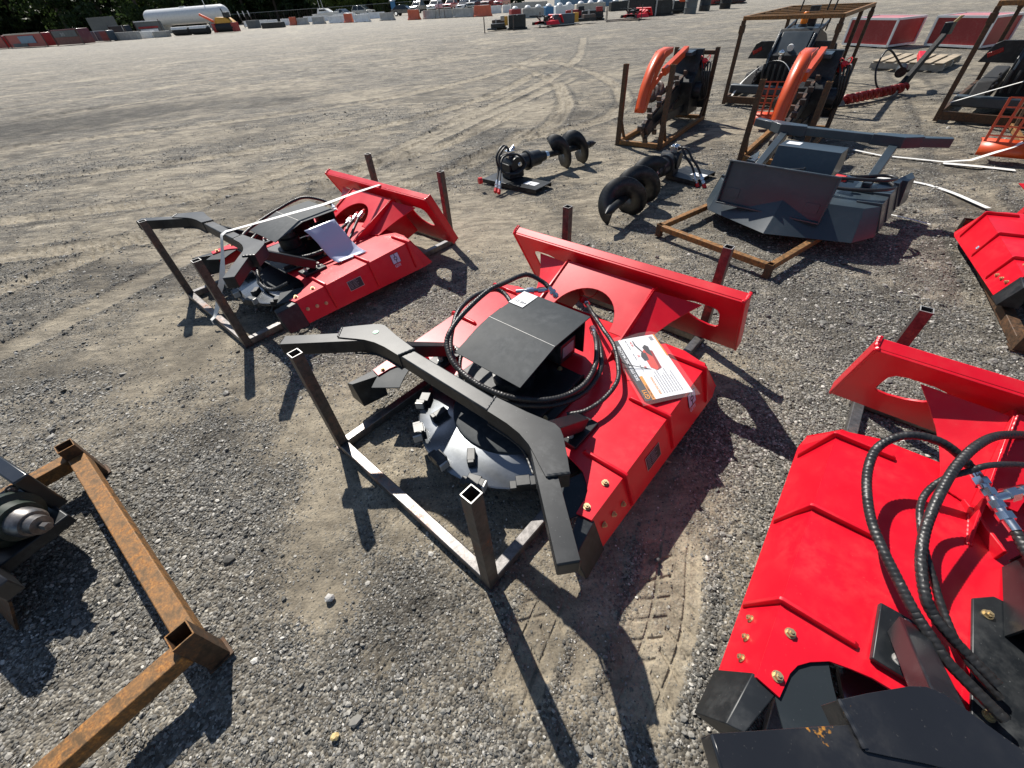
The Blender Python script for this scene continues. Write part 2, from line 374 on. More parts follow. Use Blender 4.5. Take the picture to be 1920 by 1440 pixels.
def ground_fields(x, y):
    """height, dirt share (0 stone .. 1 pale dust), dark moist share"""
    r = np.hypot(x, y)
    wx, wy = x+.22*(fbm(x*1.3, y*1.3, 91, 3)-.5), y+.22*(fbm(x*1.3, y*1.3, 95, 3)-.5)
    dirt = .35+1.5*(fbm(wx*.55, wy*.55, 3, 5, .6)-.5)+.9*(fbm(wx*3.1, wy*3.1, 11, 4, .6)-.5)
    far = sstep(r, 3, 12)
    # drifting streaks left by scraping, along the yard
    sx, sy = wx*math.cos(.55)+wy*math.sin(.55), -wx*math.sin(.55)+wy*math.cos(.55)
    st = fbm(sx*.22, sy*1.7, 41, 5, .62)-.5
    dirt = dirt+far*1.5*st+.35*(1-far)*st
    for bx, by, br, w in BLOBS:
        dirt = dirt+w*np.exp(-((wx-bx)**2+(wy-by)**2)/(br*br))
    h = .020*(fbm(x*.45, y*.45, 21, 3)-.5)+.016*(fbm(x*2.2, y*2.2, 27, 4)-.5)+.011*(fbm(x*9, y*9, 31, 3)-.5)
    h = h+.007*(fbm(x*38, y*38, 37, 2)-.5)*(1-sstep(dirt, .5, .9)*.8)*(1-sstep(r, 3, 7))
    h = h+far*.03*(fbm(sx*.35, sy*2.6, 61, 4)-.5)
    dark = np.zeros_like(x)
    for bx, by, br, w in DARKS:
        dark = dark+w*np.exp(-((wx-bx)**2+(wy-by)**2)/(br*br))*(.5+fbm(wx*3, wy*3, 71, 3))
    dark = dark+.5*sstep(fbm(wx*1.4, wy*1.4, 77, 4), .58, .75)
    for pts, hw, dep, pitch, lug, wt in TRACKS:
        P = np.array(pts); Q = []
        for i in range(len(P)-1): Q += [P[i]+(P[i+1]-P[i])*t for t in np.linspace(0, 1, 5, endpoint=False)]
        Q.append(P[-1]); Q = np.array(Q)
        for _ in range(3): Q[1:-1] = .5*Q[1:-1]+.25*(Q[:-2]+Q[2:])
        m = 2.2*hw+.1
        sel = np.where((x > Q[:, 0].min()-m) & (x < Q[:, 0].max()+m) & (y > Q[:, 1].min()-m) & (y < Q[:, 1].max()+m))[0]
        if not len(sel): continue
        px, py = wx[sel]*.35+x[sel]*.65, wy[sel]*.35+y[sel]*.65
        best = np.full(len(sel), 1e9); bs = np.zeros(len(sel)); bd = np.zeros(len(sel)); acc = 0
        for i in range(len(Q)-1):
            a, b = Q[i], Q[i+1]; d = b-a; L = np.hypot(*d)+1e-9; d = d/L
            t = np.clip((px-a[0])*d[0]+(py-a[1])*d[1], 0, L); ex, ey = px-a[0]-t*d[0], py-a[1]-t*d[1]
            dd = np.hypot(ex, ey); k = dd < best
            best[k] = dd[k]; bs[k] = acc+t[k]; bd[k] = (ex*-d[1]+ey*d[0])[k]; acc += L
        q = best/hw; ins = 1-sstep(q, .75, 1.1)
        fade = .45+.75*fbm(px*1.1, py*1.1, 83, 3)
        endf = sstep(bs, 0, hw*2.2)*(1-sstep(bs, acc-hw*2.2, acc))*np.clip(.35+1.3*fbm(px*6, py*6, 88, 3), 0, 1.1)
        if acc > 3: endf = np.ones_like(endf)
        dh = -dep*ins+dep*.9*np.exp(-((q-1.3)/.25)**2)
        if pitch:
            ph = bs/pitch+.55*np.abs(bd)/hw*1.6+.5*(bd > 0)+.10*(fbm(px*9, py*9, 89, 2)-.5)
            saw = np.abs((ph % 1.0)-.5)*2
            groove = 1-sstep(saw, .70, .95)
            groove = np.maximum(groove*(1-(np.abs(np.abs(bd)/hw-.5) < .06)), 0)
            centre = 1-sstep(np.abs(np.abs(bd)/hw-.12), .03, .07)
            dh = dh+lug*ins*(np.minimum(groove, 1)-.6-.5*centre*0)
        h[sel] += dh*fade*endf
        dirt[sel] += (wt*ins*(.35+.9*fbm(px*2.3, py*2.3, 87, 3))-.35*np.exp(-((q-1.35)/.3)**2))*endf
        dark[sel] += .25*np.exp(-((q-1.3)/.22)**2)*endf*(far[sel]*.6+.4)
    return h, np.clip(dirt, 0, 1), np.clip(dark, 0, 1)

def grid_mesh(name, rr, aa):
    Rg, A = np.meshgrid(rr, aa, indexing='ij'); x = (Rg*np.sin(A)).ravel(); y = (Rg*np.cos(A)).ravel()
    h, dirt, dark = ground_fields(x, y)
    h -= .008; h *= 1-sstep(np.hypot(x, y), 60, 200)*.8
    n, m = len(rr), len(aa); idx = np.arange(n*m).reshape(n, m); nx = np.roll(idx, -1, axis=1)
    q = np.stack([idx[:-1], idx[1:], nx[1:], nx[:-1]], -1).reshape(-1, 4)
    me = bpy.data.meshes.new(name)
    k0 = n*m
    co = np.concatenate([np.stack([x, y, h], -1), [[0, 0, float(h[:m].mean())]]])
    tri = np.stack([np.full(m, k0), idx[0], nx[0]], -1)
    nv, nq, ntri = len(co), len(q), len(tri)
    me.vertices.add(nv); me.vertices.foreach_set('co', co.ravel())
    me.loops.add(nq*4+ntri*3); me.loops.foreach_set('vertex_index', np.concatenate([q.ravel(), tri.ravel()]))
    me.polygons.add(nq+ntri)
    me.polygons.foreach_set('loop_start', np.concatenate([np.arange(nq)*4, nq*4+np.arange(ntri)*3]))
    me.polygons.foreach_set('loop_total', np.concatenate([np.full(nq, 4), np.full(ntri, 3)]))
    me.update(calc_edges=True); me.validate()
    for nm, arr in (('dirt', dirt), ('dark', dark)):
        at = me.attributes.new(nm, 'FLOAT', 'POINT'); at.data.foreach_set('value', np.append(arr, arr[:m].mean()).astype(np.float32))
    me.polygons.foreach_set('use_smooth', [True]*len(me.polygons))
    return me
def ramp_out(n, l, v, pts):
    r = ramp(n, pts); l.new(v, r.inputs[0]); return r.outputs[0]
def ground_material():
    m, n, l, b = nt('yard_gravel')
    P = n.new('ShaderNodeNewGeometry').outputs['Position']
    dirt = n.new('ShaderNodeAttribute'); dirt.attribute_name = 'dirt'; dark = n.new('ShaderNodeAttribute'); dark.attribute_name = 'dark'
    vo = n.new('ShaderNodeTexVoronoi'); vo.inputs['Scale'].default_value = 105; l.new(P, vo.inputs['Vector'])
    vo2 = n.new('ShaderNodeTexVoronoi'); vo2.inputs['Scale'].default_value = 46; l.new(P, vo2.inputs['Vector'])
    sep = n.new('ShaderNodeSeparateColor'); l.new(vo.outputs['Color'], sep.inputs[0])
    stone = ramp(n, [(0, (.052, .045, .035)), (.40, (.125, .114, .095)), (.8, (.225, .21, .18)), (1, (.42, .40, .35))]); l.new(sep.outputs[0], stone.inputs[0])
    fine = noise(n, l, P, 130, 3, .7); mid = noise(n, l, P, 9, 5, .65); big = noise(n, l, P, .8, 5, .6); patch = noise(n, l, P, 2.7, 5, .7)
    dcol = mixc(n, l, maprange(n, l, mid, .3, .7), (.195, .162, .115), (.37, .318, .232))
    dcol = mixc(n, l, maprange(n, l, fine, .50, .70, 0, .6), dcol, (.115, .10, .08))
    # combine: dirt share plus break-up so the edge is ragged stone by stone
    a = n.new('ShaderNodeMath'); a.operation = 'ADD'; l.new(dirt.outputs['Fac'], a.inputs[0])
    l.new(maprange(n, l, patch, .3, .7, -.34, .30), a.inputs[1])
    c2 = n.new('ShaderNodeMath'); c2.operation = 'ADD'; l.new(a.outputs[0], c2.inputs[0]); l.new(maprange(n, l, sep.outputs[1], 0, 1, -.30, .30), c2.inputs[1])
    f = maprange(n, l, c2.outputs[0], .28, .86)
    col = mixc(n, l, f, stone.outputs[0], dcol)
    mp = n.new('ShaderNodeMapping'); mp.inputs['Rotation'].default_value = (0, 0, -.55); mp.inputs['Scale'].default_value = (.60, 1.55, 1); l.new(P, mp.inputs['Vector'])
    sk = noise(n, l, mp.outputs[0], 1.4, 8, .74, .6); sk2 = noise(n, l, mp.outputs[0], 4.6, 8, .74, .8)
    ln_ = n.new('ShaderNodeVectorMath'); ln_.operation = 'LENGTH'; l.new(P, ln_.inputs[0])
    fw_ = maprange(n, l, ln_.outputs['Value'], 2.2, 5.0)                # open yard: crusted dust plates; loosened stone with its shade painted in dark
    def wmul(v):
        k = n.new('ShaderNodeMath'); k.operation = 'MULTIPLY'; l.new(v, k.inputs[0]); l.new(fw_, k.inputs[1]); return k.outputs[0]
    col = mixc(n, l, wmul(maprange(n, l, sk, .52, .60, 0, .55)), col, (.40, .345, .262))
    col = mixc(n, l, wmul(maprange(n, l, sk2, .535, .585, 0, .62)), col, (.42, .365, .28))
    col = mixc(n, l, wmul(maprange(n, l, sk2, .41, .47, .80, 0)), col, (.070, .063, .052))  # dark islands: loosened gravel plus its shadow, both put into the colour
    col = mixc(n, l, wmul(maprange(n, l, sk, .36, .44, .62, 0)), col, (.075, .068, .058))
    col = mixc(n, l, wmul(maprange(n, l, dirt.outputs['Fac'], .66, 1.0, 0, .5)), col, (.42, .365, .275))
    col = mixc(n, l, maprange(n, l, big, .35, .65, 0, .35), col, mixc(n, l, .5, col, (.30, .265, .21)))
    dk = n.new('ShaderNodeMath'); dk.operation = 'MULTIPLY'; l.new(dark.outputs['Fac'], dk.inputs[0]); l.new(maprange(n, l, patch, .35, .6, .55, 1.0), dk.inputs[1])
    col = mixc(n, l, dk.outputs[0], col, (.042, .037, .030))
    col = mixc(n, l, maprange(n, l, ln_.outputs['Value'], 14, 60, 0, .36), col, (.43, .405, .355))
    gm = n.new('ShaderNodeMapping'); gm.inputs['Rotation'].default_value = (0, 0, -.45); gm.inputs['Scale'].default_value = (.6, 1.6, 1); l.new(P, gm.inputs['Vector'])
    grit = noise(n, l, gm.outputs[0], 7, 6, .78)
    col = mixc(n, l, 1.0, col, ramp_out(n, l, grit, [(.30, (.52, .51, .50)), (.5, (.97, .97, .97)), (.70, (1.42, 1.40, 1.36))]), 'MULTIPLY')
    l.new(col, b.inputs['Base Color'])
    b.inputs['Roughness'].default_value = .82; b.inputs['Specular IOR Level'].default_value = .35
    # stone relief, flattened where dust has filled in
    inv = n.new('ShaderNodeMath'); inv.operation = 'SUBTRACT'; inv.inputs[0].default_value = 1; l.new(vo.outputs['Distance'], inv.inputs[1])
    inv2 = n.new('ShaderNodeMath'); inv2.operation = 'MULTIPLY_ADD'; l.new(vo2.outputs['Distance'], inv2.inputs[0]); inv2.inputs[1].default_value = -.7; l.new(inv.outputs[0], inv2.inputs[2])
    hh = n.new('ShaderNodeMath'); hh.operation = 'MULTIPLY'; l.new(inv2.outputs[0], hh.inputs[0]); l.new(maprange(n, l, f, 0, 1, 1, .22), hh.inputs[1])
    h2 = n.new('ShaderNodeMath'); h2.operation = 'MULTIPLY_ADD'; l.new(fine, h2.inputs[0]); h2.inputs[1].default_value = .25; l.new(hh.outputs[0], h2.inputs[2])
    bk = bump(n, l, h2.outputs[0], b, .85, .009)
    b2 = n.new('ShaderNodeBump'); b2.inputs['Distance'].default_value = .07; l.new(wmul(sk2), b2.inputs['Height']); b2.inputs['Strength'].default_value = .9
    l.new(b2.outputs[0], bk.inputs['Normal'])
    MATS['yard_gravel'] = m
ground_material()
def make_ground():
    rr = np.concatenate([np.geomspace(.06, .45, 90, endpoint=False), np.geomspace(.45, 3.2, 420, endpoint=False), np.geomspace(3.2, 60, 330, endpoint=False), np.geomspace(60, 1200, 40)])
    a = np.concatenate([np.linspace(-R(68), R(68), 760), np.linspace(R(70), R(290), 56)])
    o = bpy.data.objects.new('ground', grid_mesh('ground', rr, a)); COL.objects.link(o)
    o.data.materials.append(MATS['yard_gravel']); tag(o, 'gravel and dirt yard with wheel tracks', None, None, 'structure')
make_ground()

def make_gravel():
    """loose stone chips lying on the near ground: too many to count"""
    m, n, l, b = nt('stone_chip')
    oi = n.new('ShaderNodeObjectInfo')
    rp = ramp(n, [(0, (.062, .059, .051)), (.4, (.13, .125, .111)), (.74, (.22, .21, .188)), (.94, (.36, .34, .30)), (1, (.62, .59, .53))]); l.new(oi.outputs['Random'], rp.inputs[0])
    l.new(rp.outputs[0], b.inputs['Base Color']); b.inputs['Roughness'].default_value = .62; MATS['stone_chip'] = m
    pc = bpy.data.collections.new('stone_chip_shapes')
    import bmesh
    for k in range(6):
        rng = np.random.RandomState(40+k); bm = bmesh.new(); bmesh.ops.create_icosphere(bm, subdivisions=1, radius=1)
        sc = (1, rng.uniform(.6, .95), rng.uniform(.4, .7))
        for v in bm.verts:
            f = rng.uniform(.72, 1.15); v.co = Vector((v.co.x*sc[0]*f, v.co.y*sc[1]*f, v.co.z*sc[2]*f))
        me = bpy.data.meshes.new('stone_chip'); bm.to_mesh(me); bm.free(); me.materials.append(m)
        pc.objects.link(bpy.data.objects.new('stone_chip', me))
    pts = []; rng = np.random.RandomState(5)
    for r0, r1, dens, half in ((.08, 1.0, 26000, 110), (1.0, 2.4, 19000, 88), (2.4, 3.6, 8500, 68), (3.6, 6.5, 2800, 60), (6.5, 11, 600, 56)):
        N = int(dens*math.radians(2*half)/2*(r1*r1-r0*r0)); rad = np.sqrt(rng.uniform(r0*r0, r1*r1, N)); an = rng.uniform(-R(half), R(half), N)
        x, y = rad*np.sin(an), rad*np.cos(an); h, dirt, dark = ground_fields(x, y)
        keep = rng.uniform(0, 1, N) < np.clip(1.10-1.05*dirt, .22, 1)*(1-.55*(vnoise(x*7, y*7, 5) > .62))
        s = np.exp(rng.normal(math.log(.0036), .46, N))*(1+.14*rad)*(1-.42*np.clip(dirt, 0, 1)); s = np.clip(s, .0016, .014)
        big = rng.uniform(0, 1, N) < (.006 if r1 < 2.5 else .03); s[big] *= 2.0
        pts.append(np.stack([x, y, h-.008+s*.12, s], -1)[keep])
    pts = np.concatenate(pts); N = len(pts)
    me = bpy.data.meshes.new('gravel'); me.vertices.add(N); me.vertices.foreach_set('co', pts[:, :3].ravel())
    at = me.attributes.new('size', 'FLOAT', 'POINT'); at.data.foreach_set('value', pts[:, 3].astype(np.float32))
    rot = np.stack([rng.normal(0, .35, N), rng.normal(0, .35, N), rng.uniform(0, 6.28, N)], -1).astype(np.float32)
    at = me.attributes.new('turn', 'FLOAT_VECTOR', 'POINT'); at.data.foreach_set('vector', rot.ravel())
    o = bpy.data.objects.new('gravel', me); COL.objects.link(o)
    g = bpy.data.node_groups.new('gravel', 'GeometryNodeTree')
    g.interface.new_socket('Geometry', in_out='INPUT', socket_type='NodeSocketGeometry'); g.interface.new_socket('Geometry', in_out='OUTPUT', socket_type='NodeSocketGeometry')
    gi, go = g.nodes.new('NodeGroupInput'), g.nodes.new('NodeGroupOutput'); ip = g.nodes.new('GeometryNodeInstanceOnPoints')
    ci = g.nodes.new('GeometryNodeCollectionInfo'); ci.inputs[0].default_value = pc; ci.inputs[1].default_value = True; ci.inputs[2].default_value = True
    sa = g.nodes.new('GeometryNodeInputNamedAttribute'); sa.data_type = 'FLOAT'; sa.inputs[0].default_value = 'size'
    ra = g.nodes.new('GeometryNodeInputNamedAttribute'); ra.data_type = 'FLOAT_VECTOR'; ra.inputs[0].default_value = 'turn'
    e2 = g.nodes.new('FunctionNodeEulerToRotation')
    L = g.links.new; L(gi.outputs[0], ip.inputs['Points']); L(ci.outputs[0], ip.inputs['Instance']); ip.inputs['Pick Instance'].default_value = True
    L(sa.outputs[0], ip.inputs['Scale']); L(ra.outputs[0], e2.inputs[0]); L(e2.outputs[0], ip.inputs['Rotation']); L(ip.outputs[0], go.inputs[0])
    o.modifiers.new('gravel', 'NODES').node_group = g
    tag(o, 'loose grey stone chips scattered over the yard', None, None, 'stuff')
make_gravel()

# ------------------------------------------------------------------ steel racks
def rack(label, A, yaw, W, L, H, mat='dark_steel', rails=None, w=.046, group=None, legs=None, name='steel_rack', raise_=0.0, brace=False, top_rail=False):
    """A = near corner post; W across, L deep; H = four post heights (near-left, near-right, far-right, far-left)"""
    t = thing(name, label, 'rack', (A[0], A[1], 0), (0, 0, yaw), group)
    rails = rails or mat
    H = H if isinstance(H, (tuple, list)) else (H,)*4
    cs = [(0, 0), (W, 0), (W, L), (0, L)]
    for (x, y), h in zip(cs, H):
        p = MB().hollow((x, y, 0), (x, y, h), w, .0035, (0, 1, 0)).build('post', mat, t, .0012)
        e = MB()                                                     # saw-cut bright rim at the open end
        for sx, sy, lx, ly in ((-1, 0, .0035, w-.001), (1, 0, .0035, w-.001), (0, -1, w-.008, .0035), (0, 1, w-.008, .0035)):
            e.box((x+sx*(w/2-.00175), y+sy*(w/2-.00175), h+.0006), (lx, ly, .0014))
        e.build('cut_edge', 'bare_edge' if mat != 'brown_steel' else 'rusty_steel', p)
    z = w/2+raise_+.002
    for a, b in ((0, 1), (1, 2), (2, 3), (3, 0)):
        p, q = Vector((*cs[a], z)), Vector((*cs[b], z)); d = (q-p).normalized()
        MB().bar(p+d*w/2, q-d*w/2, w*.98, w*.98).build('rail', rails, t, .004)
    for (x, y), k in zip(cs, range(4)):
        MB().box((x, y, .004), (w*1.25, w*1.25, .007)).build('foot_plate', mat, t)
    if brace:
        for x in (0, W):
            for y, s in ((0, 1), (L, -1)):
                MB().bar((x, y+s*w*.4, .30), (x, y+s*.20, .04), .03, .03).build('brace', mat, t)
    if top_rail:
        h = min(H[2], H[3])
        MB().bar((w/2, L, h-.06), (W-w/2, L, h-.06), w*.9, w*.9).build('top_rail', mat, t, .003)
    return t

# ------------------------------------------------------------------ disc mulcher
ZT = lambda y: .245+.048*(y-.327)
def hose(parent, pts, r=.0125, mat='rubber', wrapped=True, name='hose', step=None):
    st = step or (.0034 if wrapped else .012)
    return MB().sweep(spline(pts, st), r, 10, (.0135, .17) if wrapped else None).build(name, mat, parent)
def fitting(parent, a, b, r=.013, mat='chrome', name='hose_fitting'):
    a, b = Vector(a), Vector(b); d = b-a; m = MB()
    m.cyl(a, a+d*.35, r*1.05, n=14).cyl(a+d*.33, a+d*.55, r*1.45, n=6).cyl(a+d*.55, a+d*.7, r*1.0, n=12).cyl(a+d*.68, a+d*.9, r*1.3, n=6).cyl(a+d*.9, b, r*.9, n=12)
    return m.build(name, mat, parent)
def logo(parent, P, ux, uy, s, caption=True, name='logo_sticker'):
    """white decal with a black bolt-like mark; P lower-left corner, ux/uy unit axes on the surface"""
    P, ux, uy = Vector(P), Vector(ux).normalized(), Vector(uy).normalized(); n = ux.cross(uy)
    M = Matrix((ux, uy, n)).transposed().to_4x4(); M.translation = P
    def pl(b, x0, y0, x1, y1, z): b.slab([(x0, y0), (x1, y0), (x1, y1), (x0, y1)], [], lambda u, v, d: M @ Vector((u*s, v*s, z+d)), .0008)
    b = MB(); pl(b, 0, 0, 1, 1, .0004); o = b.build(name, 'print_violet', parent)
    k = MB(); pl(k, .46, .62, .54, 1.0, .0013); pl(k, .46, 0, .54, .38, .0013); pl(k, .30, .60, .54, .68, .0013); pl(k, .46, .32, .70, .40, .0013); pl(k, .30, .36, .37, .62, .0013); pl(k, .63, .38, .70, .64, .0013); pl(k, .54, .60, .70, .66, .0013); pl(k, .30, .34, .46, .40, .0013)
    k.build('logo_mark', 'print_black', o)
    e = MB()
    for x0, y0, x1, y1 in ((-.04, -.04, 1.04, 0), (-.04, 1, 1.04, 1.04), (-.04, 0, 0, 1), (1, 0, 1.04, 1)): pl(e, x0, y0, x1, y1, .0006)
    e.build('logo_border', 'print_black', o)
    if caption: text_mesh('logo_caption', 'GIYI', s*.42, M @ Matrix.Translation((s*.06, -s*.42, .0012)), 'print_violet', o, .02)
    return o
def nameplate(parent, P, ux, uy, w, h):
    P, ux, uy = Vector(P), Vector(ux).normalized(), Vector(uy).normalized(); n = ux.cross(uy)
    M = Matrix((ux, uy, n)).transposed().to_4x4(); M.translation = P
    sl = lambda b, x0, y0, x1, y1, z: b.slab([(x0, y0), (x1, y0), (x1, y1), (x0, y1)], [], lambda u, v, d: M @ Vector((u, v, z+d)), .0007)
    b = MB(); sl(b, 0, 0, w, h, .0003); o = b.build('name_plate', 'bare_edge', parent)
    b = MB(); sl(b, .003, .003, w-.003, h-.003, .0011); b.build('plate_face', 'print_black', o)
    b = MB()
    for k in range(6):
        y = h*(.86-.135*k)
        for x0, x1 in ((.08, .30), (.36, .36+.5*random.uniform(.5, 1))): sl(b, w*x0, y, w*x1, y+h*.035, .0018)
    b.build('plate_print', 'print_grey', o)
def mulcher(label, loc, rot, red='red_paint', detail=2, cover=True, plate_hw=.685, bar=True, decals=True, group=None, label_mat=None, bar_dy=0.0):
    t = thing('disc_mulcher', label, 'mulcher', loc, rot, group)
    # ---- deck: flat top with two forward horns
    half = [(0, .50), (.30, .50), (.433, .497), (.478, .487), (.524, .473), (.562, .442), (.585, .415), (.596, .385), (.600, .345), (.603, .318), (.660, .327), (.654, 1.256), (.644, 1.29), (.53, 1.325), (0, 1.325)]
    out = half+[(-x, y) for x, y in reversed(half[1:-1])]
    dk = MB().slab(out, [], lambda a, b, d: (a, b, ZT(b)-d), .007).build('deck', red, t)
    for s in (-1, 1):
        f = MB()
        A, B, Cc, D = V(s*.6595, .327, ZT(.327)-.002), V(s*.6535, 1.256, ZT(1.256)-.002), V(s*.716, 1.335, .085), V(s*.714, .330, .097)
        E, F = V(s*.6435, 1.29, ZT(1.29)-.002), V(s*.700, 1.412, .082)
        f.sheet([A, B, Cc, D] if s < 0 else [D, Cc, B, A], .006); f.sheet([B, E, F, Cc] if s < 0 else [Cc, F, E, B], .006)
        f.build('side_skirt', red, t, .002)
        if detail > 1:                                               # welded ribs over the fold
            for y in (.549, .900, 1.252):
                r = MB(); dn = ((.0545 if s > 0 else .0545), -.150); hgt = .020
                xo, zo = .6575-.0045*(y-.327)/.93, ZT(y)
                prof = [(.475, zo-.002), (.475, zo+.008), (.487, zo+hgt*.85), (xo+.004, zo+hgt), (xo+.014, zo+hgt*.75), (xo+.062, .125), (xo+.056, .105), (xo+.044, .108), (xo-.004, zo-.004)]
                r.slab(prof, [], lambda a, b, d: (s*a, y+d-.006, b), .012)
                r.build('rib', red, t, .002)
            for y in (.480, .359): hexbolt(t, (s*.619, y, ZT(y)), (0, 0, 1), .012, .012)
            fl = Vector((s*.150, 0, .0545)).normalized()
            for k in range(3):
                y = .375+.062*k; u = .35+.06*k; p = Vector((s*.6595, y, ZT(y))).lerp(Vector((s*.7145, y, .096)), u+.12)
                hexbolt(t, p+fl*.001, fl, .010, .010)
        # shear wedge ahead of the horn
        w = MB(); P = [(.604, .335, .234), (.668, .335, .236), (.722, .337, .088), (.61, .335, .088), (.650, .195, .246), (.690, .188, .236), (.735, .20, .10), (.63, .20, .095)]
        w.add([(s*a, b, c) for a, b, c in P], [(0, 1, 2, 3), (4, 7, 6, 5), (0, 4, 5, 1), (1, 5, 6, 2), (2, 6, 7, 3), (3, 7, 4, 0)])
        w.build('shear_wedge', 'black_paint', t, .003)
        # black guard seen in the horn notch
        a0, a1 = (-36, -6) if s > 0 else (-144, -174)
        ring = arc(0, .66, .70, .70, a0, a1, 16)+arc(0, .66, .555, .555, a1, a0, 16)
        ring = [(max(-.655, min(.655, x)), y) for x, y in ring]
        MB().slab(ring, [], lambda a, b, d: (a, b, ZT(b)-.0085-d), .006).build('guard_ring', 'cover_paint', t, .001)
    rw = MB().sheet([(-.642, 1.293, .288), (-.70, 1.41, .084), (.70, 1.41, .084), (.642, 1.293, .288)], .006); rw.build('rear_wall', red, t)
    hs = MB()                                                        # drum-shaped dark housing round the disc, added so no light leaks in
    pts = arc(0, .66, .53, .53, -15, 195, 36); vs = [(x, y, z) for z in (.085, .235) for x, y in pts]; n = len(pts)
    hs.add(vs, [(k, k+1, n+k+1, n+k) for k in range(n-1)]); h_ = hs.build('disc_housing', 'black_paint', t)
    so_ = h_.modifiers.new('thick', 'SOLIDIFY'); so_.thickness = .006
    # ---- cutting disc
    dc = MB().revolve((0, .66, .098), (0, 0, 1), [(0, .455), (.004, .47), (.022, .47), (.026, .462)], 56).build('cutting_disc', 'disc_steel', t, 0)
    MB().revolve((0, .66, .122), (0, 0, 1), [(0, .30), (.014, .295), (.018, .285)], 40).build('disc_hub', 'cover_paint', dc)
    if detail > 1:
        for k in range(14):
            a = 2*math.pi*k/14+.13; rad = .468 if k % 2 else .452
            M = Matrix.Rotation(a, 3, 'Z'); c = Vector((0, .66, .118))+M @ Vector((rad, 0, 0)); th = MB()
            th.box(c+Vector((0, 0, .012)), (.050, .060, .050), M); th.box(c+M @ Vector((.010, .040, .022)), (.046, .024, .044), M); th.box(c+M @ Vector((.006, -.042, .006)), (.040, .030, .030), M)
            th.build('tooth', 'black_paint', dc, .003)
            MB().box(c+M @ Vector((.012, .056, .026)), (.040, .010, .038), M).build('carbide_tip', 'bare_edge', dc, .002)
        for k in range(7):                                           # inner cutters on the disc face
            a = 2*math.pi*k/7+.4; M = Matrix.Rotation(a+.6, 3, 'Z'); c = Vector((.36*math.cos(a), .66+.36*math.sin(a), .138))
            MB().box(c, (.07, .036, .034), M).box(c+M @ Vector((.04, 0, .004)), (.02, .03, .036), M).build('tooth', 'black_paint', dc, .003)
    # ---- motor base plate, motor and bent cover
    mp = MB().prism([(-.255, .47), (.29, .47), (.29, .86), (.24, .90), (-.21, .90), (-.255, .86)], ZT(.7)+.004, ZT(.7)+.014).build('motor_plate', 'black_paint', t, .003)
    for x, y in ((-.225, .56), (-.225, .83), (.26, .58), (.26, .80), (-.10, .875), (.12, .875)): hexbolt(mp, (x, y, ZT(.7)+.014), (0, 0, 1), .011, .011)
    MB().box((.245, .69, ZT(.7)+.020), (.01, .40, .03)).build('plate_lip', 'black_paint', mp, .002)
    mt = MB().revolve((-.02, .70, ZT(.7)+.014), (0, 0, 1), [(0, .10), (.03, .10), (.035, .075), (.10, .075), (.11, .06), (.14, .055)], 24).build('hydraulic_motor', 'black_paint', t)
    MB().box((.06, .93, .36), (.13, .12, .11)).build('valve_block', 'black_paint', mt, .004)
    MB().box((.1262, .93, .365), (.0012, .085, .06)).build('valve_label', 'print_grey', mt)
    if cover:
        c = MB(); x0, x1 = -.215, .172; th = .005
        prof = [(.532, .443), (.765, .506), (1.033, .509)]
        inner = [(1.033, .504), (.766, .501), (.534, .438)]
        c.slab(prof+inner, [], lambda a, b, d: (x0+d, a, b), x1-x0)
        cv = c.build('motor_cover', 'cover_paint', t, .0012)
        MB().bar((x0+.002, .7655, .5063), (x1-.002, .7655, .5063), .0024, .0012).build('worn_fold', 'bare_edge', cv)
        MB().box((-.19, .90, .39), (.006, .22, .22)).box((-.02, 1.024, .40), (.34, .006, .20)).build('cover_stay', 'black_paint', cv)
    # ---- hitch tower: fins, sloping panels, quick-attach plate
    for s in (-1, 1):
        f = MB(); prof = [(1.03, ZT(1.03)), (1.455, .474), (1.49, .474), (1.585, .29), (1.66, .165), (1.42, .10), (1.32, .285)]
        f.slab(prof, [], lambda a, b, d: (s*(.262+d), a, b), .010); f.build('tower_fin', red, t, .0015)
        wg = MB(); A, B = V(.272, 1.465, .463), V(.50, 1.512, .442)
        edge = [B, V(.452, 1.452, .405), V(.412, 1.392, .372), V(.382, 1.33, .340), V(.362, 1.27, .312), V(.352, 1.215, .291)]
        pts = [A]+edge+[V(.272, 1.185, .290)]
        pts = [V(s*p.x, p.y, p.z) for p in pts]
        wg.sheet(pts if s < 0 else pts[::-1], .007); wg.build('wing_panel', red, t, .001)
        if detail > 1:
            weld(t, [(s*.262, 1.035, ZT(1.035)+.002), (s*.262, 1.17, ZT(1.17)+.002), (s*.262, 1.31, ZT(1.31)+.002)]); weld(t, [(s*.272, 1.035, ZT(1.035)+.002), (s*.272, 1.31, ZT(1.31)+.002)])
            weld(t, [(s*.264, 1.18, .334), (s*.264, 1.32, .405), (s*.264, 1.46, .477)], .0032)
            weld(t, [(s*(plate_hw-.012), 1.478, .538), (s*(plate_hw-.002), 1.50, .548), (s*(plate_hw-.002), 1.53, .560)], .007)
            weld(t, [(s*.352, 1.215, .294), (s*.31, 1.20, .293), (s*.275, 1.188, .292)], .0034)
    ar = arc(0, 0, .185, .20, 180, 0, 20)
    yd = Vector((0, -.285, -.142)).normalized(); L = .315
    o2 = [(-.26, 0), (.26, 0), (.26, L), (.185, L)]+[(-x, L-y) for x, y in ar]+[(-.185, L), (-.26, L)]
    o2 = [(-.26, 0), (.26, 0), (.26, L), (.187, L)]+[(x, L-y) for x, y in reversed(ar)][1:-1]+[(-.187, L), (-.26, L)]
    nrm = Vector((1, 0, 0)).cross(yd); nrm = nrm if nrm.z > 0 else -nrm
    MB().slab(o2, [], lambda a, b, d: Vector((a, 1.473, .477))+yd*b-nrm*d, .007).build('arch_panel', red, t, .0012)
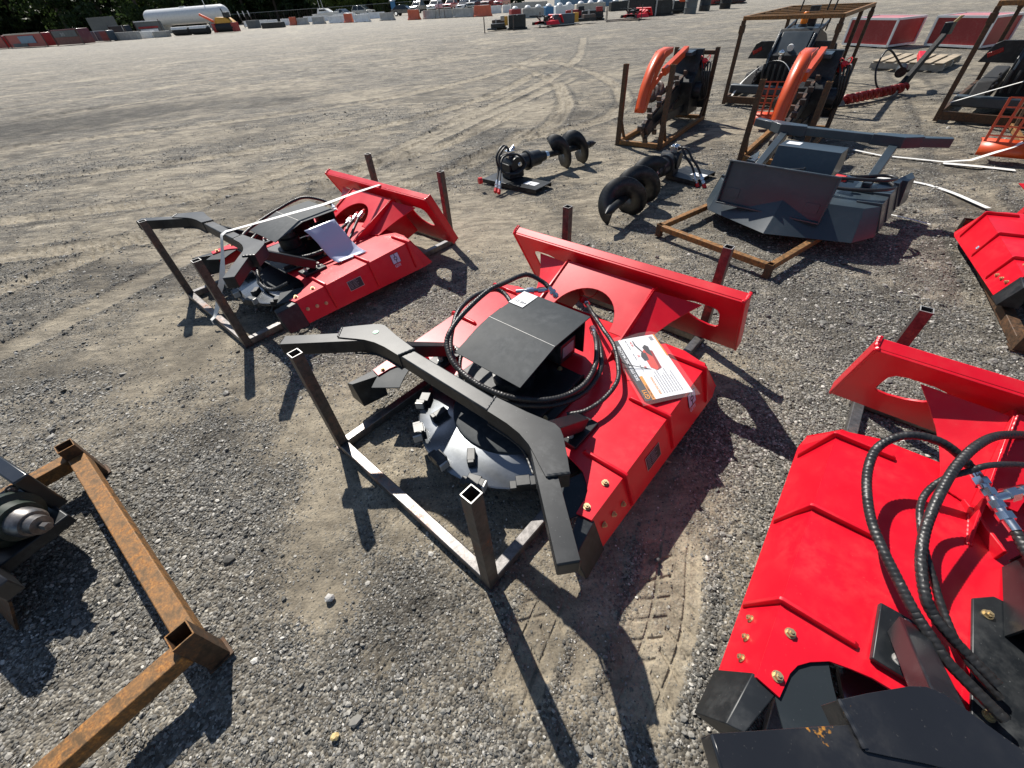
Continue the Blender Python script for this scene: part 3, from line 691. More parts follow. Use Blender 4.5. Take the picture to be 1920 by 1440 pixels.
    dn = Vector((0, .21, -.40)).normalized(); bn = Vector((0, dn.z, -dn.y)); bn = bn if bn.y > 0 else -bn
    P0 = Vector((0, 1.48, .533)); mpf = lambda a, b, d: P0+Vector((a, 0, 0))+dn*b+bn*d
    hw = plate_hw
    def hole(s): return [(s*a*hw/.685, b) for a, b in ((.40, .17), (.415, .125), (.455, .112), (.535, .112), (.565, .125), (.578, .155), (.578, .265), (.565, .285), (.53, .290), (.475, .278), (.43, .25), (.408, .21))]
    pl = MB().slab([(-hw, 0), (hw, 0), (hw, .452), (-hw, .452)], [hole(1), hole(-1)], mpf, .010).build('attach_plate', red, t, .002)
    MB().slab([(-hw, -.001), (hw, -.001), (hw, .010), (-hw, .010)], [], lambda a, b, d: mpf(a, b, .010+d), .045).build('top_lip', red, pl, .003)
    MB().slab([(-hw, .440), (hw, .440), (hw, .452), (-hw, .452)], [], lambda a, b, d: mpf(a, b, .010+d), .04).build('bottom_lip', red, pl, .003)
    for s in (-1, 1): MB().slab([(s*hw, -.006), (s*(hw-.012), -.006), (s*(hw-.012), .455), (s*hw, .455)], [], lambda a, b, d: mpf(a, b, d-.004), .066).build('end_flange', red, pl, .003)
    # ---- push bar with bent ends on two struts
    if bar:
        br = thing_child('push_bar', t)
        d = bar_dy
        def tb(pts, z0, z1, nm): return MB().prism([(x, y+d) for x, y in pts], z0, z1).build(nm, label_mat or 'black_paint', br, .005)
        tb([(-.40, .283), (.40, .283), (.40, .343), (-.40, .343)], .508, .570, 'bar_tube')
        for s in (-1, 1):
            tb([(s*.46, .252), (s*.742, .012), (s*.782, .058), (s*.50, .300)], .508, .570, 'bar_end')
            tb([(s*.225, .346), (s*.245, .279), (s*.34, .278), (s*.40, .271), (s*.45, .256), (s*.49, .236), (s*.53, .214), (s*.565, .196), (s*.612, .250), (s*.575, .290), (s*.515, .350), (s*.492, .367), (s*.465, .374), (s*.36, .358)], .503, .576, 'bar_gusset')
            MB().bar((s*.40, .33+d, .50), (s*.40, .640, .30), .058, .058).build('strut', 'black_paint', br, .004)
            if detail > 1:
                bm_ = label_mat or 'black_paint'
                weld(br, [(s*.226, .348+d, .574), (s*.246, .280+d, .574)], .005, bm_); weld(br, [(s*.566, .200+d, .574), (s*.590, .225+d, .575), (s*.613, .250+d, .574)], .0055, bm_); weld(br, [(s*.245, .277+d, .505), (s*.40, .270+d, .505), (s*.50, .216+d, .505)], .004, bm_)
            fb = MB().box((s*.40, .615, ZT(.6)+.011), (.10, .165, .018)).build('strut_foot', 'black_paint', br, .003)
            for yy in (.665, .567): hexbolt(fb, (s*.398, yy, ZT(.6)+.020), (0, 0, 1), .013, .022, 'bare_edge', True)
    if decals:
        up = Vector((-.0545, 0, .150)).normalized()
        q = Vector((.6575, .69, ZT(.69))).lerp(Vector((.715, .69, .094)), .62)
        nameplate(t, q+Vector((.0035, 0, .0015)), (0, 1, 0), up, .112, .066)
        q = Vector((.6545, 1.08, ZT(1.08))).lerp(Vector((.716, 1.08, .09)), .45)
        logo(t, q+Vector((.0035, 0, .0015)), (0, 1, 0), up, .066)
    return t
def thing_child(name, parent):
    o = bpy.data.objects.new(name, None); o.empty_display_size = .05; COL.objects.link(o); o.parent = parent; return o

# ------------------------------------------------------------------ the four red mulchers on racks
def yaw3(yaw, pit, rol): return (Matrix.Rotation(yaw, 3, 'Z') @ Matrix.Rotation(pit, 3, 'X') @ Matrix.Rotation(rol, 3, 'Y')).to_euler()
G_M = 'red disc mulchers on steel racks'
M2 = mulcher('red disc mulcher with laminated sheet on its deck, black push bar near middle', (-.4561, .932, .0013), yaw3(-.7689, .0093, -.011), group=G_M)
M1 = mulcher('red disc mulcher with white strap over its black motor cover', (-2.0411, 2.5234, .0176), yaw3(-.7435, -.0143, -.0116), group=G_M)
M3 = mulcher('near red disc mulcher with thick looping hoses at the lower right corner', (.8534, -.4462, .0288), yaw3(-.7134, .0135, .0286), group=G_M, decals=False, label_mat='black_worn')
M4 = mulcher('red disc mulcher cut off by the right edge, only its ribbed side showing', (3.4789, 1.447, 0), yaw3(-.522, -.019, -.006), group=G_M, decals=False, plate_hw=.30)
G_R = 'welded tube racks under the red mulchers'
rack('dark tube rack with four posts around the middle red mulcher', (-.8584, 1.3286), R(-44.09), 1.008, 1.86, .606, 'dark_steel', 'raw_steel', group=G_R)
rack('dark tube rack with four posts around the strapped red mulcher', (-2.4618, 2.9604), R(-43.67), 1.008, 1.855, .606, 'dark_steel', 'raw_steel', group=G_R)
def local_to_world(o, p): return (Matrix.LocRotScale(o.location, o.rotation_euler, None)) @ Vector(p)
a = local_to_world(M3, (-.52, .095, 0)); rack('tube rack under the near mulcher, one dark post standing behind its hitch plate', (a.x, a.y), -.7134, 1.0, 1.855, .565, 'dark_steel', 'raw_steel', group=G_R)
a = local_to_world(M4, (-.66, -.10, 0)); rack('rusty low frame under the red mulcher at the right edge', (a.x, a.y), -.56, 1.2, 1.7, .10, 'brown_steel', 'brown_steel', group=G_R, w=.06)

# hoses and fittings, middle mulcher
hose(M2, [(-.196, 1.206, .45), (-.245, 1.209, .47), (-.315, 1.162, .511), (-.326, 1.007, .533), (-.34, .888, .534), (-.32, .706, .516), (-.289, .587, .496), (-.262, .532, .467), (-.196, .492, .436), (-.115, .474, .416), (-.011, .471, .404), (.093, .492, .393), (.189, .54, .382), (.26, .609, .37), (.302, .695, .359), (.316, .793, .358), (.287, .912, .362), (.225, 1.02, .367), (.150, 1.12, .355)])
hose(M2, [(-.297, 1.016, .413), (-.403, 1.07, .413), (-.453, 1.04, .434), (-.451, .899, .465), (-.41, .755, .476), (-.358, .659, .457), (-.277, .56, .427), (-.179, .503, .396), (-.022, .470, .378), (.113, .496, .355), (.23, .575, .341), (.299, .669, .329), (.329, .789, .326), (.309, .922, .337), (.240, 1.032, .35), (.165, 1.12, .34)])
hose(M2, [(-.03, 1.33, .34), (.049, 1.249, .367), (.175, 1.149, .376), (.282, 1.077, .366), (.362, .985, .346), (.407, .903, .336), (.415, .788, .327), (.388, .689, .318), (.333, .634, .305)], .0105)
hose(M2, [(-.375, 1.009, .353), (-.341, .872, .374), (-.304, .738, .385), (-.273, .632, .376), (-.2, .53, .356), (-.079, .455, .335), (.059, .45, .314), (.166, .509, .295)], .0105)
fitting(M2, (-.196, 1.206, .45), (-.14, 1.20, .415)); fitting(M2, (-.297, 1.016, .413), (-.262, 1.0, .37)); fitting(M2, (-.03, 1.33, .34), (-.075, 1.372, .325)); fitting(M2, (.150, 1.12, .355), (.105, 1.165, .345)); fitting(M2, (.165, 1.12, .34), (.118, 1.155, .33))
fitting(M2, (-.34, 1.10, .43), (-.20, 1.205, .44), .012)
def ring_cap(parent, p, q):
    MB().cyl(p, q, .02, n=16).build('hose_cap', 'red_cap', parent)
    P = [Vector(q)+Vector((.05*math.sin(t), .06*(1-math.cos(t)), .04*math.sin(t*.5))) for t in np.linspace(0, 2*math.pi, 16)]
    MB().sweep(P, .0028, 6).build('cap_cord', 'red_cap', parent)
ring_cap(M2, (-.08, 1.375, .33), (-.105, 1.395, .315))
# near mulcher
hose(M3, [(-.33, 1.190, .416), (-.388, 1.21, .444), (-.446, 1.213, .462), (-.512, 1.195, .461), (-.558, 1.157, .44), (-.581, 1.102, .42), (-.581, 1.023, .401), (-.567, .935, .393), (-.541, .854, .384), (-.504, .788, .376), (-.465, .732, .368), (-.428, .681, .36), (-.4, .654, .351), (-.364, .622, .343), (-.334, .599, .334), (-.294, .583, .325), (-.22, .55, .316)], .0135)
hose(M3, [(-.1, 1.50, .42), (-.212, 1.426, .446), (-.311, 1.326, .475), (-.37, 1.224, .484), (-.404, 1.125, .465), (-.423, 1.026, .446), (-.433, .938, .426), (-.434, .871, .407), (-.426, .796, .389), (-.402, .717, .37), (-.378, .690, .355), (-.345, .668, .345), (-.299, .65, .330), (-.234, .62, .32)], .0135)
hose(M3, [(-.12, 1.32, .43), (-.221, 1.277, .448), (-.323, 1.191, .466), (-.371, 1.142, .445), (-.406, 1.105, .425), (-.433, 1.048, .405), (-.443, .982, .396), (-.432, .91, .387), (-.411, .835, .378), (-.381, .779, .36), (-.367, .75, .351), (-.347, .713, .342), (-.324, .676, .333), (-.301, .65, .324), (-.268, .625, .315), (-.22, .60, .306)], .0095)
fitting(M3, (-.340, 1.204, .416), (-.286, 1.118, .408), .014); fitting(M3, (-.236, 1.039, .401), (-.289, 1.12, .408), .014); fitting(M3, (-.289, 1.12, .408), (-.205, 1.215, .419), .015)
hose(M3, [(-.236, 1.039, .401), (-.20, .97, .39), (-.12, .88, .37), (0, .8, .36)], .0135)
MB().bar((-.288, 1.19, .265), (-.205, 1.03, .285), .012, .075).build('hose_bracket', 'red_paint', M3, .003)
MB().bar((-.345, 1.10, .262), (-.315, 1.06, .262), .016, .012).build('wood_chip', 'wood', M3)
# strapped mulcher
hose(M1, [(.10, 1.12, .36), (.16, 1.02, .36), (.25, .92, .35), (.30, .80, .33), (.27, .66, .32), (.15, .53, .33), (-.05, .47, .34), (-.22, .50, .36), (-.32, .62, .38)], .012)
hose(M1, [(.115, 1.178, .375), (.19, 1.08, .37), (.29, .96, .35), (.34, .80, .34), (.28, .62, .33), (.10, .50, .35), (-.1, .45, .37), (-.25, .47, .40), (-.36, .62, .42), (-.40, .85, .46), (-.36, 1.05, .50), (-.27, 1.16, .47), (-.18, 1.2, .43)], .012)
hose(M1, [(.115, 1.229, .375), (.21, 1.12, .36), (.30, 1.0, .33), (.33, .88, .31)], .011)
hose(M1, [(.33, .45, .22), (.22, .37, .17), (.05, .36, .16), (-.1, .42, .2)], .014)
for p, q in (((.10, 1.12, .36), (.06, 1.19, .375)), ((.115, 1.178, .375), (.075, 1.245, .39)), ((.115, 1.229, .375), (.085, 1.30, .395))):
    fitting(M1, p, q, .0125); p, q = Vector(p), Vector(q); MB().cyl(q, q+(q-p)*.28, .017, .013, n=14).build('hose_cap', 'red_cap', M1)
fitting(M1, (-.18, 1.2, .43), (-.12, 1.18, .40))

# printed things lying on the mulchers
def world_frame(o, P, ux, uy):
    M = Matrix.LocRotScale(o.location, o.rotation_euler, None); R3 = M.to_3x3()
    return M @ Vector(P), (R3 @ Vector(ux)).normalized(), (R3 @ Vector(uy)).normalized()
def info_card():
    BL, TL, TR, BR = Vector((.55, .905, .294)), Vector((.243, 1.128, .333)), Vector((.379, 1.285, .330)), Vector((.671, 1.087, .296))
    ux = (TL-BL); W = ux.length; ux.normalize(); uy = -(BR-BL); Hh = uy.length; uy = (uy-ux*uy.dot(ux)).normalized(); n = ux.cross(uy)
    P, wx, wy = world_frame(M2, BL-uy*Hh, ux, uy)
    t = thing('info_card', 'laminated sales sheet with orange print lying on the middle mulcher deck', 'sheet', P, Matrix((wx, wy, wx.cross(wy))).transposed().to_euler())
    bend = lambda x, y: .008*math.sin(math.pi*x/W)*0-.010*((x/W-.5)**2)*0+.006*math.sin(2.2*y/Hh)
    def quad(x0, y0, x1, y1, z, nx=8, ny=6):
        b = MB(); vs = [(x0+(x1-x0)*i/nx, y0+(y1-y0)*j/ny, z+bend(x0+(x1-x0)*i/nx, y0+(y1-y0)*j/ny)) for j in range(ny+1) for i in range(nx+1)]
        return b.add(vs, [(j*(nx+1)+i, j*(nx+1)+i+1, (j+1)*(nx+1)+i+1, (j+1)*(nx+1)+i) for j in range(ny) for i in range(nx)])
    pg = quad(0, 0, W, Hh, 0).build('page', 'paper', t)
    hd = quad(0, Hh*.86, W, Hh, .0006).build('header_band', 'print_black', pg)
    quad(0, Hh*.795, W*.36, Hh*.858, .0007).build('orange_band', 'print_orange', pg)
    quad(W*.60, 0, W, Hh*.03, .0006).build('foot_stripe', 'print_orange', pg)
    def tx(s, x, y, size, mat, bold=.01, nm='lettering'): return text_mesh(nm, s, size, Matrix.Translation((x, y, .0016+bend(x, y))), mat, pg, bold)
    tx('GIYI', W*.02, Hh*.885, Hh*.13, 'print_orange', .02); tx('SKID STEER DISC MULCHER', W*.30, Hh*.895, Hh*.085, 'paper', .02)
    tx('ATTACHMENTS', W*.015, Hh*.81, Hh*.05, 'print_black')
    tx('SPECIFICATIONS', W*.05, Hh*.62, Hh*.062, 'print_orange', .015)
    for k, (a, b) in enumerate((('45"', 'Overall Width'), ('36"', 'Cutting Width'), ('18-24', 'Hydraulic Flow GPM'))):
        tx(b, W*(.42+.19*k), Hh*.70, Hh*.035, 'print_black'); tx(a, W*(.46+.19*k), Hh*.60, Hh*.065, 'print_red', .015)
    ln = MB()
    for k in range(8):
        y = Hh*(.55-.055*k); xx = W*.05
        while xx < W*(.30+.05*(k % 3)):
            w_ = W*random.uniform(.015, .05); ln.add([(xx, y, .0013+bend(xx, y)), (xx+w_, y, .0013+bend(xx, y)), (xx+w_, y+Hh*.018, .0013+bend(xx, y)), (xx, y+Hh*.018, .0013+bend(xx, y))], [(0, 1, 2, 3)]); xx += w_+W*.008
    ln.build('fine_print', 'print_grey', pg)
    # small product picture, printed flat
    def poly(pts, mat, z): 
        b = MB(); b.slab([(W*x, Hh*y) for x, y in pts], [], lambda a, c, d: (a, c, z+bend(a, c)+d), .0002); b.build('picture', mat, pg)
    poly([(.40, .42), (.44, .36), (.74, .32), (.78, .40), (.72, .52), (.46, .52)], 'print_red', .0010); poly([(.40, .42), (.44, .36), (.74, .32), (.72, .27), (.43, .30)], 'dull_red', .0011)
    poly([(.58, .46), (.70, .44), (.72, .53), (.66, .58), (.58, .56)], 'print_black', .0013); poly([(.62, .34), (.80, .30), (.84, .36), (.80, .44), (.70, .42)], 'print_black', .0014); poly([(.70, .50), (.86, .58), (.94, .57), (.94, .55), (.86, .55), (.72, .48)], 'print_black', .0015)
    poly([(.90, .08), (.97, .08), (.97, .16), (.90, .16)], 'print_grey', .0010)
    fm = .022; quad(-fm, -fm, W+fm, Hh+fm, .0032).build('film', 'clear_film', t)
    zt = MB().sweep(spline([(W*.60, Hh*1.10, .03), (W*.56, Hh*1.03, .022), (W*.50, Hh*.80, .014), (W*.44, Hh*.56, .006), (W*.43, Hh*.52, .004)], .01), .0018, 6); zt.build('zip_tie', 'rubber', t)
info_card()
def lot_ticket():
    P, wx, wy = world_frame(M2, (-.128, 1.026, .5115), (-1, 0, 0), (0, -1, 0))
    t = thing('lot_ticket', 'white lot number ticket stuck on the black motor cover', 'ticket', P, Matrix((wx, wy, wx.cross(wy))).transposed().to_euler())
    W, Hh = .088, .118
    MB().box((W/2, Hh/2, 0), (W, Hh, .0006)).build('page', 'paper', t)
    text_mesh('number', '448 331', .0235, Matrix.Translation((.004, .078, .0008)), 'print_black', t, .012)
    ln = MB()
    for k in range(5): ln.box((W*.45, .018+.010*k, .0006), (W*(.7-.08*(k % 3)), .0022, .0004))
    ln.build('fine_print', 'print_grey', t)
lot_ticket()
MB().cyl((-.455, .318, .577), (-.455, .318, .5782), .013, n=20).build('inspection_sticker', 'sticker_green', M2)
logo(M4, (-.70, .95, .15), (0, -1, 0), (.0545, 0, .15), .02, False, 'small_sticker')
def curled_sheet():
    prof = [((.247, .722, .475), (.296, .939, .497)), ((.285, .735, .445), (.325, .945, .46)), ((.335, .745, .395), (.365, .955, .405)), ((.375, .75, .345), (.40, .965, .350)), ((.415, .755, .308), (.437, .978, .312)), ((.455, .762, .288), (.475, .992, .291)), ((.487, .770, .283), (.51, 1.0, .286))]
    P = []
    for i in range(len(prof)-1):
        for k in range(4):
            t_ = k/4; P.append((Vector(prof[i][0]).lerp(Vector(prof[i+1][0]), t_), Vector(prof[i][1]).lerp(Vector(prof[i+1][1]), t_)))
    P.append((Vector(prof[-1][0]), Vector(prof[-1][1])))
    M = Matrix.LocRotScale(M1.location, M1.rotation_euler, None)
    b = MB(); n = 7; vs = [M @ a_.lerp(c_, j/(n-1)) for a_, c_ in P for j in range(n)]
    o = bpy.data.objects.new('glossy_sheet', None)
    base = M @ Vector((.48, .88, .29))
    b.add([v-base for v in vs], [(i*n+j, i*n+j+1, (i+1)*n+j+1, (i+1)*n+j) for i in range(len(P)-1) for j in range(n-1)])
    q = b.build('laminated_sheet', 'glossy_sheet', None, loc=base); so_ = q.modifiers.new('thick', 'SOLIDIFY'); so_.thickness = .0012
    q.data.set_sharp_from_angle(angle=R(80))
    tag(q, 'blank glossy laminated sheet curled against the strapped mulcher cover', 'sheet')
curled_sheet()
def ribbon(name, label, pts, w, mat='strap_white', group=None, normals=None, th=.0012, cat='strap'):
    P = [Vector(p) for p in pts]; base = P[0].copy(); b = MB(); vs = []
    for i, p in enumerate(P):
        t_ = (P[min(i+1, len(P)-1)]-P[max(i-1, 0)]).normalized(); nn = Vector(normals[i]) if normals else Vector((0, 0, 1))
        s_ = t_.cross(nn).normalized(); u_ = s_.cross(t_)
        for e, f in ((-1, 0), (1, 0), (1, 1), (-1, 1)): vs.append(p-base+s_*(e*w/2)+u_*(f*th))
    m = len(P); fs = [(i*4+k, i*4+(k+1) % 4, (i+1)*4+(k+1) % 4, (i+1)*4+k) for i in range(m-1) for k in range(4)]+[(3, 2, 1, 0), tuple(range(m*4-4, m*4))]
    o = b.add(vs, fs).build(name, mat, None, loc=base); o.data.set_sharp_from_angle(angle=R(60)); return tag(o, label, cat, group)
def tie_down():
    M = Matrix.LocRotScale(M1.location, M1.rotation_euler, None); R3 = M.to_3x3()
    key = [((.13, 1.60, .36), (0, 1, .4)), ((.112, 1.535, .535), (0, .7, .7)), ((.105, 1.50, .552), (0, .1, 1)), ((.10, 1.25, .553), (.05, 0, 1)), ((.096, 1.0, .545), (.12, 0, 1)), ((.094, .78, .556), (.1, 0, 1)), ((.092, .55, .566), (.02, 0, 1)), ((.09, .345, .576), (0, .1, 1)), ((.088, .305, .578), (0, -.3, 1)), ((.086, .272, .565), (0, -1, .2)), ((.075, .21, .42), (.3, -1, .2)), ((.06, .15, .30), (.9, -.6, .2)), ((.04, .10, .22), (.9, .3, .1)), ((.02, .05, .13), (.5, -.8, .2)), ((-.005, .0, .056), (0, -1, .4)), ((-.005, -.028, .045), (0, -1, 0)), ((-.004, -.03, .012), (0, -1, 0))]
    pts = []; nr = []
    for i in range(len(key)-1):
        for k in range(5): t_ = k/5; pts.append(M @ Vector(key[i][0]).lerp(Vector(key[i+1][0]), t_)); nr.append(R3 @ Vector(key[i][1]).lerp(Vector(key[i+1][1]), t_))
    pts.append(M @ Vector(key[-1][0])); nr.append(R3 @ Vector(key[-1][1]))
    ribbon('strap', 'white webbing strap pulled over the strapped mulcher to its rack', pts, .034, normals=nr)
tie_down()

# ------------------------------------------------------------------ dark grey mulcher seen from its hitch side
def grey_mulcher():
    g = 'grey_paint'
    t = thing('disc_mulcher', 'dark grey disc mulcher turned with its hitch plate towards the camera', 'mulcher', (3.155, 4.117, .02), (0, 0, R(133)))
    z = .30
    half = [(0, .50), (.40, .50), (.50, .46), (.55, .38), (.555, .28), (.60, .28), (.60, 1.02), (.52, 1.12), (.0, 1.22)]
    MB().slab(half+[(-x, y) for x, y in reversed(half[1:-1])], [], lambda a, b, d: (a, b, z-d), .008).build('deck', g, t, .003)
    for s in (-1, 1):
        MB().sheet([(s*.60, .28, z-.002), (s*.66, .28, .10), (s*.66, 1.06, .10), (s*.60, 1.02, z-.002)][::s], .006).build('side_skirt', g, t, .002)
        for y in (.45, .75, 1.0): MB().slab([(.44, z-.002), (.44, z+.01), (.60, z+.02), (.665, .12), (.65, .11), (.595, z-.006)], [], lambda a, b, d: (s*a, y+d, b), .014).build('rib', g, t, .002)
        MB().sheet([(s*.60, 1.02, z-.002), (s*.66, 1.06, .10), (s*.56, 1.24, .09), (s*.52, 1.12, z-.002)][::s], .006).build('corner_skirt', g, t, .002)
        MB().sheet([(s*.52, 1.12, z-.002), (s*.56, 1.24, .09), (0, 1.45, .09), (0, 1.22, z-.002)][::s], .006).build('rear_skirt', g, t, .002)
        MB().bar((s*.42, .24, .50), (s*.42, .72, z+.03), .062, .062).build('strut', g, t, .004)
        MB().box((s*.42, .70, z+.012), (.13, .16, .02)).build('strut_foot', g, t, .003)
        w = MB(); P = [(.56, .30, z), (.64, .30, z), (.67, .30, .1), (.56, .30, .1), (.62, .10, z+.02), (.66, .10, z-.02), (.69, .12, .1), (.6, .12, .1)]
        w.add([(s*a, b, c) for a, b, c in P], [(0, 1, 2, 3), (4, 7, 6, 5), (0, 4, 5, 1), (1, 5, 6, 2), (2, 6, 7, 3), (3, 7, 4, 0)]); w.build('shear_wedge', g, t, .003)
    br = thing_child('push_bar', t)
    MB().prism([(-.42, .17), (.42, .17), (.42, .235), (-.42, .235)], .515, .58).build('bar_tube', g, br, .005)
    for s in (-1, 1):
        MB().prism([(s*.44, .15), (s*.745, .03), (s*.76, .085), (s*.47, .215)], .515, .58).build('bar_end', g, br, .005)
        MB().prism([(s*.25, .24), (s*.27, .165), (s*.45, .13), (s*.56, .095), (s*.585, .16), (s*.47, .25)], .508, .587).build('bar_gusset', g, br, .004)
    c = MB(); prof = [(.36, .40), (.46, .52), (.66, .52), (.72, .33), (.715, .33), (.655, .515), (.463, .515), (.364, .397)]
    c.slab(prof, [], lambda a, b, d: (-.16+d, a, b), .48); cv = c.build('motor_cover', g, t, .002)
    for xx in (-.155, .315): MB().slab([(.37, .32), (.365, .40), (.462, .517), (.656, .517), (.715, .33)], [], lambda a, b, d: (xx-.002+d, a, b), .004).build('cover_side', g, cv)
    MB().box((.23, .55, .5225), (.11, .09, .001)).build('lot_label', 'paper', cv)
    # small quick-attach plate, back side showing
    yb = Vector((0, .06, -.30)).normalized(); nb = Vector((0, .98, .196))
    P0 = Vector((.09, 1.19, .50)); mp = lambda a, b, d: P0+Vector((a, 0, 0))+yb*b+nb*d
    pl = MB().slab([(-.40, 0), (.40, 0), (.40, .33), (-.40, .33)], [], mp, -.010).build('attach_plate', g, t, .002)
    MB().slab([(-.40, 0), (-.02, 0), (-.02, .012), (-.40, .012)], [], mp, .05).slab([(.12, 0), (.40, 0), (.40, .012), (.12, .012)], [], mp, .05).slab([(-.02, .002), (.12, .002), (.12, .012), (-.02, .012)], [], mp, .03).build('top_lip', g, pl, .002)
    for s in (-1, 1): MB().slab([(s*.40, 0), (s*.39, 0), (s*.39, .33), (s*.40, .33)], [], mp, .035).build('side_lip', g, pl, .002)
    MB().slab([(-.40, .318), (.40, .318), (.40, .33), (-.40, .33)], [], mp, .045).slab([(-.12, .33), (.02, .33), (.02, .36), (-.12, .36)], [], mp, -.010).build('bottom_lip', g, pl, .002)
    for x in (-.30, .30): MB().slab([(x-.05, .20), (x+.05, .20), (x+.05, .27), (x-.05, .27)], [], lambda a, b, d: mp(a, b, d+.001), .004).build('pad', g, pl, .001)
    for x in (-.16, .34): MB().slab([(.85, z), (1.19, .48), (1.22, .22), (1.15, .20), (1.05, z)], [], lambda a, b, d: (x+d, a, b), .012).build('tower_fin', g, t, .002)
    MB().revolve((0, .70, .09), (0, 0, 1), [(0, .44), (.025, .44)], 40).build('cutting_disc', 'disc_steel', t)
    hose(t, [(-.12, .93, .40), (-.30, .92, .42), (-.50, .84, .42), (-.58, .70, .41), (-.50, .62, .40), (-.34, .72, .39), (-.2, .80, .40)], .012, wrapped=False)
    hose(t, [(-.12, .98, .36), (-.34, .96, .36), (-.52, .90, .37), (-.60, .78, .37), (-.55, .66, .37)], .012, wrapped=False)
    hose(t, [(.02, .84, .42), (.02, .95, .44), (.12, 1.0, .43), (.2, .98, .40)], .011, wrapped=False)
    fitting(t, (-.34, .80, .385), (-.22, .83, .39), .02); MB().cyl((-.22, .84, .39), (-.29, .86, .40), .03, .022).build('hose_cap', 'red_cap', t)
grey_mulcher()
rack('low rusty frame on stub feet under the dark grey mulcher', (1.38, 3.47), R(-56.2), .975, 1.8, (.10, .10, .10, .10), 'brown_steel', 'rusty_steel', raise_=.05)

# ------------------------------------------------------------------ augers
def auger(label, origin, yaw, plate, flights, tip_up, motor_len=.42, cap=True):
    """axis along local +x from the hub at the origin; plate=(centre x, y, length x, width y, yaw)"""
    t = thing('auger_drive', label, 'auger', (origin[0], origin[1], 0), (0, 0, yaw), 'earth augers with hydraulic drives')
    bp = 'black_paint'; zc = .185
    cx, cy, lx, ly, py = plate; M = Matrix.Rotation(py, 3, 'Z')
    pl = MB().box((cx, cy, .045), (lx, ly, .012), M).build('mount_plate', bp, t, .003)
    for s in (-1, 1): MB().box(Vector((cx, cy, .028))+M @ Vector((0, s*(ly/2-.006), 0)), (lx, .012, .045), M).build('plate_lip', bp, pl, .002)
    k = Vector((cx, cy, .052))+M @ Vector((.28*lx, 0, 0))
    MB().box(k, (.16, .10, .0012), M).build('lot_label', 'paper', pl)
    text_mesh('lot_number', '447', .045, Matrix.Translation(k+Vector((-.05, -.02, .0014))), 'print_black', pl, .01)
    hub = MB().box((0, 0, .13), (.20, .16, .15)).cyl((0, -.10, .19), (0, .10, .19), .085, n=20).build('hub', bp, t, .004)
    hexbolt(hub, (.03, -.10, .20), (0, -1, 0), .02, .02, 'chrome'); hexbolt(hub, (-.04, -.085, .12), (0, -1, 0), .015, .015, 'chrome')
    m = MB().revolve((.05, 0, zc), (1, 0, 0), [(0, .07), (.02, .085), (.14, .085), (.145, .105), (.17, .105), (.175, .085), (motor_len*.8, .08), (motor_len*.82, .06), (motor_len, .055)], 22).build('planetary_motor', bp, t)
    MB().box((-.02, .02, zc+.11), (.09, .08, .07)).cyl((-.02, .02, zc+.12), (.06, .05, zc+.16), .022, n=12).build('motor_port', 'chrome', m, .004)
    L0, L1, n, r = flights
    MB().cyl((motor_len, 0, zc), (L1+.10, 0, zc-.01), .034, n=14).build('auger_shaft', bp, t)
    MB().cyl((motor_len, 0, zc), (motor_len+.10, 0, zc), .046, n=6).build('coupler', 'chrome', t)
    segs = int(n*36); vs = []
    for i in range(segs+1):
        a = 2*math.pi*i/36+.8; x = L0+(L1-L0)*i/segs
        for rr in (.03, r): vs.append((x, rr*math.cos(a), zc-.005+rr*math.sin(a)))
    fl = MB().add(vs, [(2*i, 2*i+1, 2*i+3, 2*i+2) for i in range(segs)]).build('flighting', bp, t)
    so_ = fl.modifiers.new('thick', 'SOLIDIFY'); so_.thickness = .006
    MB().revolve((L1+.08, 0, zc-.01), (1, 0, 0), [(0, .04), (.05, .035), (.12, .006)], 12).build('pilot_tip', bp, t)
    for q in (0, 1):
        pts = [(-.02, .03, zc+.14), (-.10, -.02+q*.05, zc+.20), (-.22, -.06+q*.05, zc+.12), (-.20, -.10+q*.05, zc-.02), (-.05, -.14+q*.04, zc-.06), (.10, -.12+q*.04, zc), (.04, -.06, zc+.10), (-.14, -.02+q*.04, zc+.10), (-.27, -.14+q*.05, .16), (-.36, -.24+q*.06, .08)] if cap else [(-.02, .03, zc+.10), (.0, .09+q*.05, zc+.13), (.03, .17+q*.06, zc+.05), (.06, .26+q*.06, .16), (.10, .33+q*.07, .06)]
        hose(t, pts, .012, wrapped=False)
        e, f = Vector(pts[-1]), Vector(pts[-2]); d = (e-f).normalized()
        fitting(t, e-d*.06, e+d*.05, .015); MB().cyl(e+d*.05, e+d*.09, .02, n=14).build('hose_cap', 'red_cap', t)
    if cap: MB().cyl((-.42, .02, .10), (-.46, .03, .10), .035, n=16).build('hose_cap', 'red_cap', t)
auger('black earth auger whose mounting plate lies towards the camera, left of the pair', (.19, 5.20), R(33), (-.05, -.13, .78, .30, R(-75)), (.62, 1.12, 1.8, .20), False)
auger('black earth auger pointing its tip at the camera, right of the pair', (1.93, 4.93), R(233), (-.10, .22, .36, .42, R(75)), (.56, 1.48, 2.6, .198), True, cap=False)

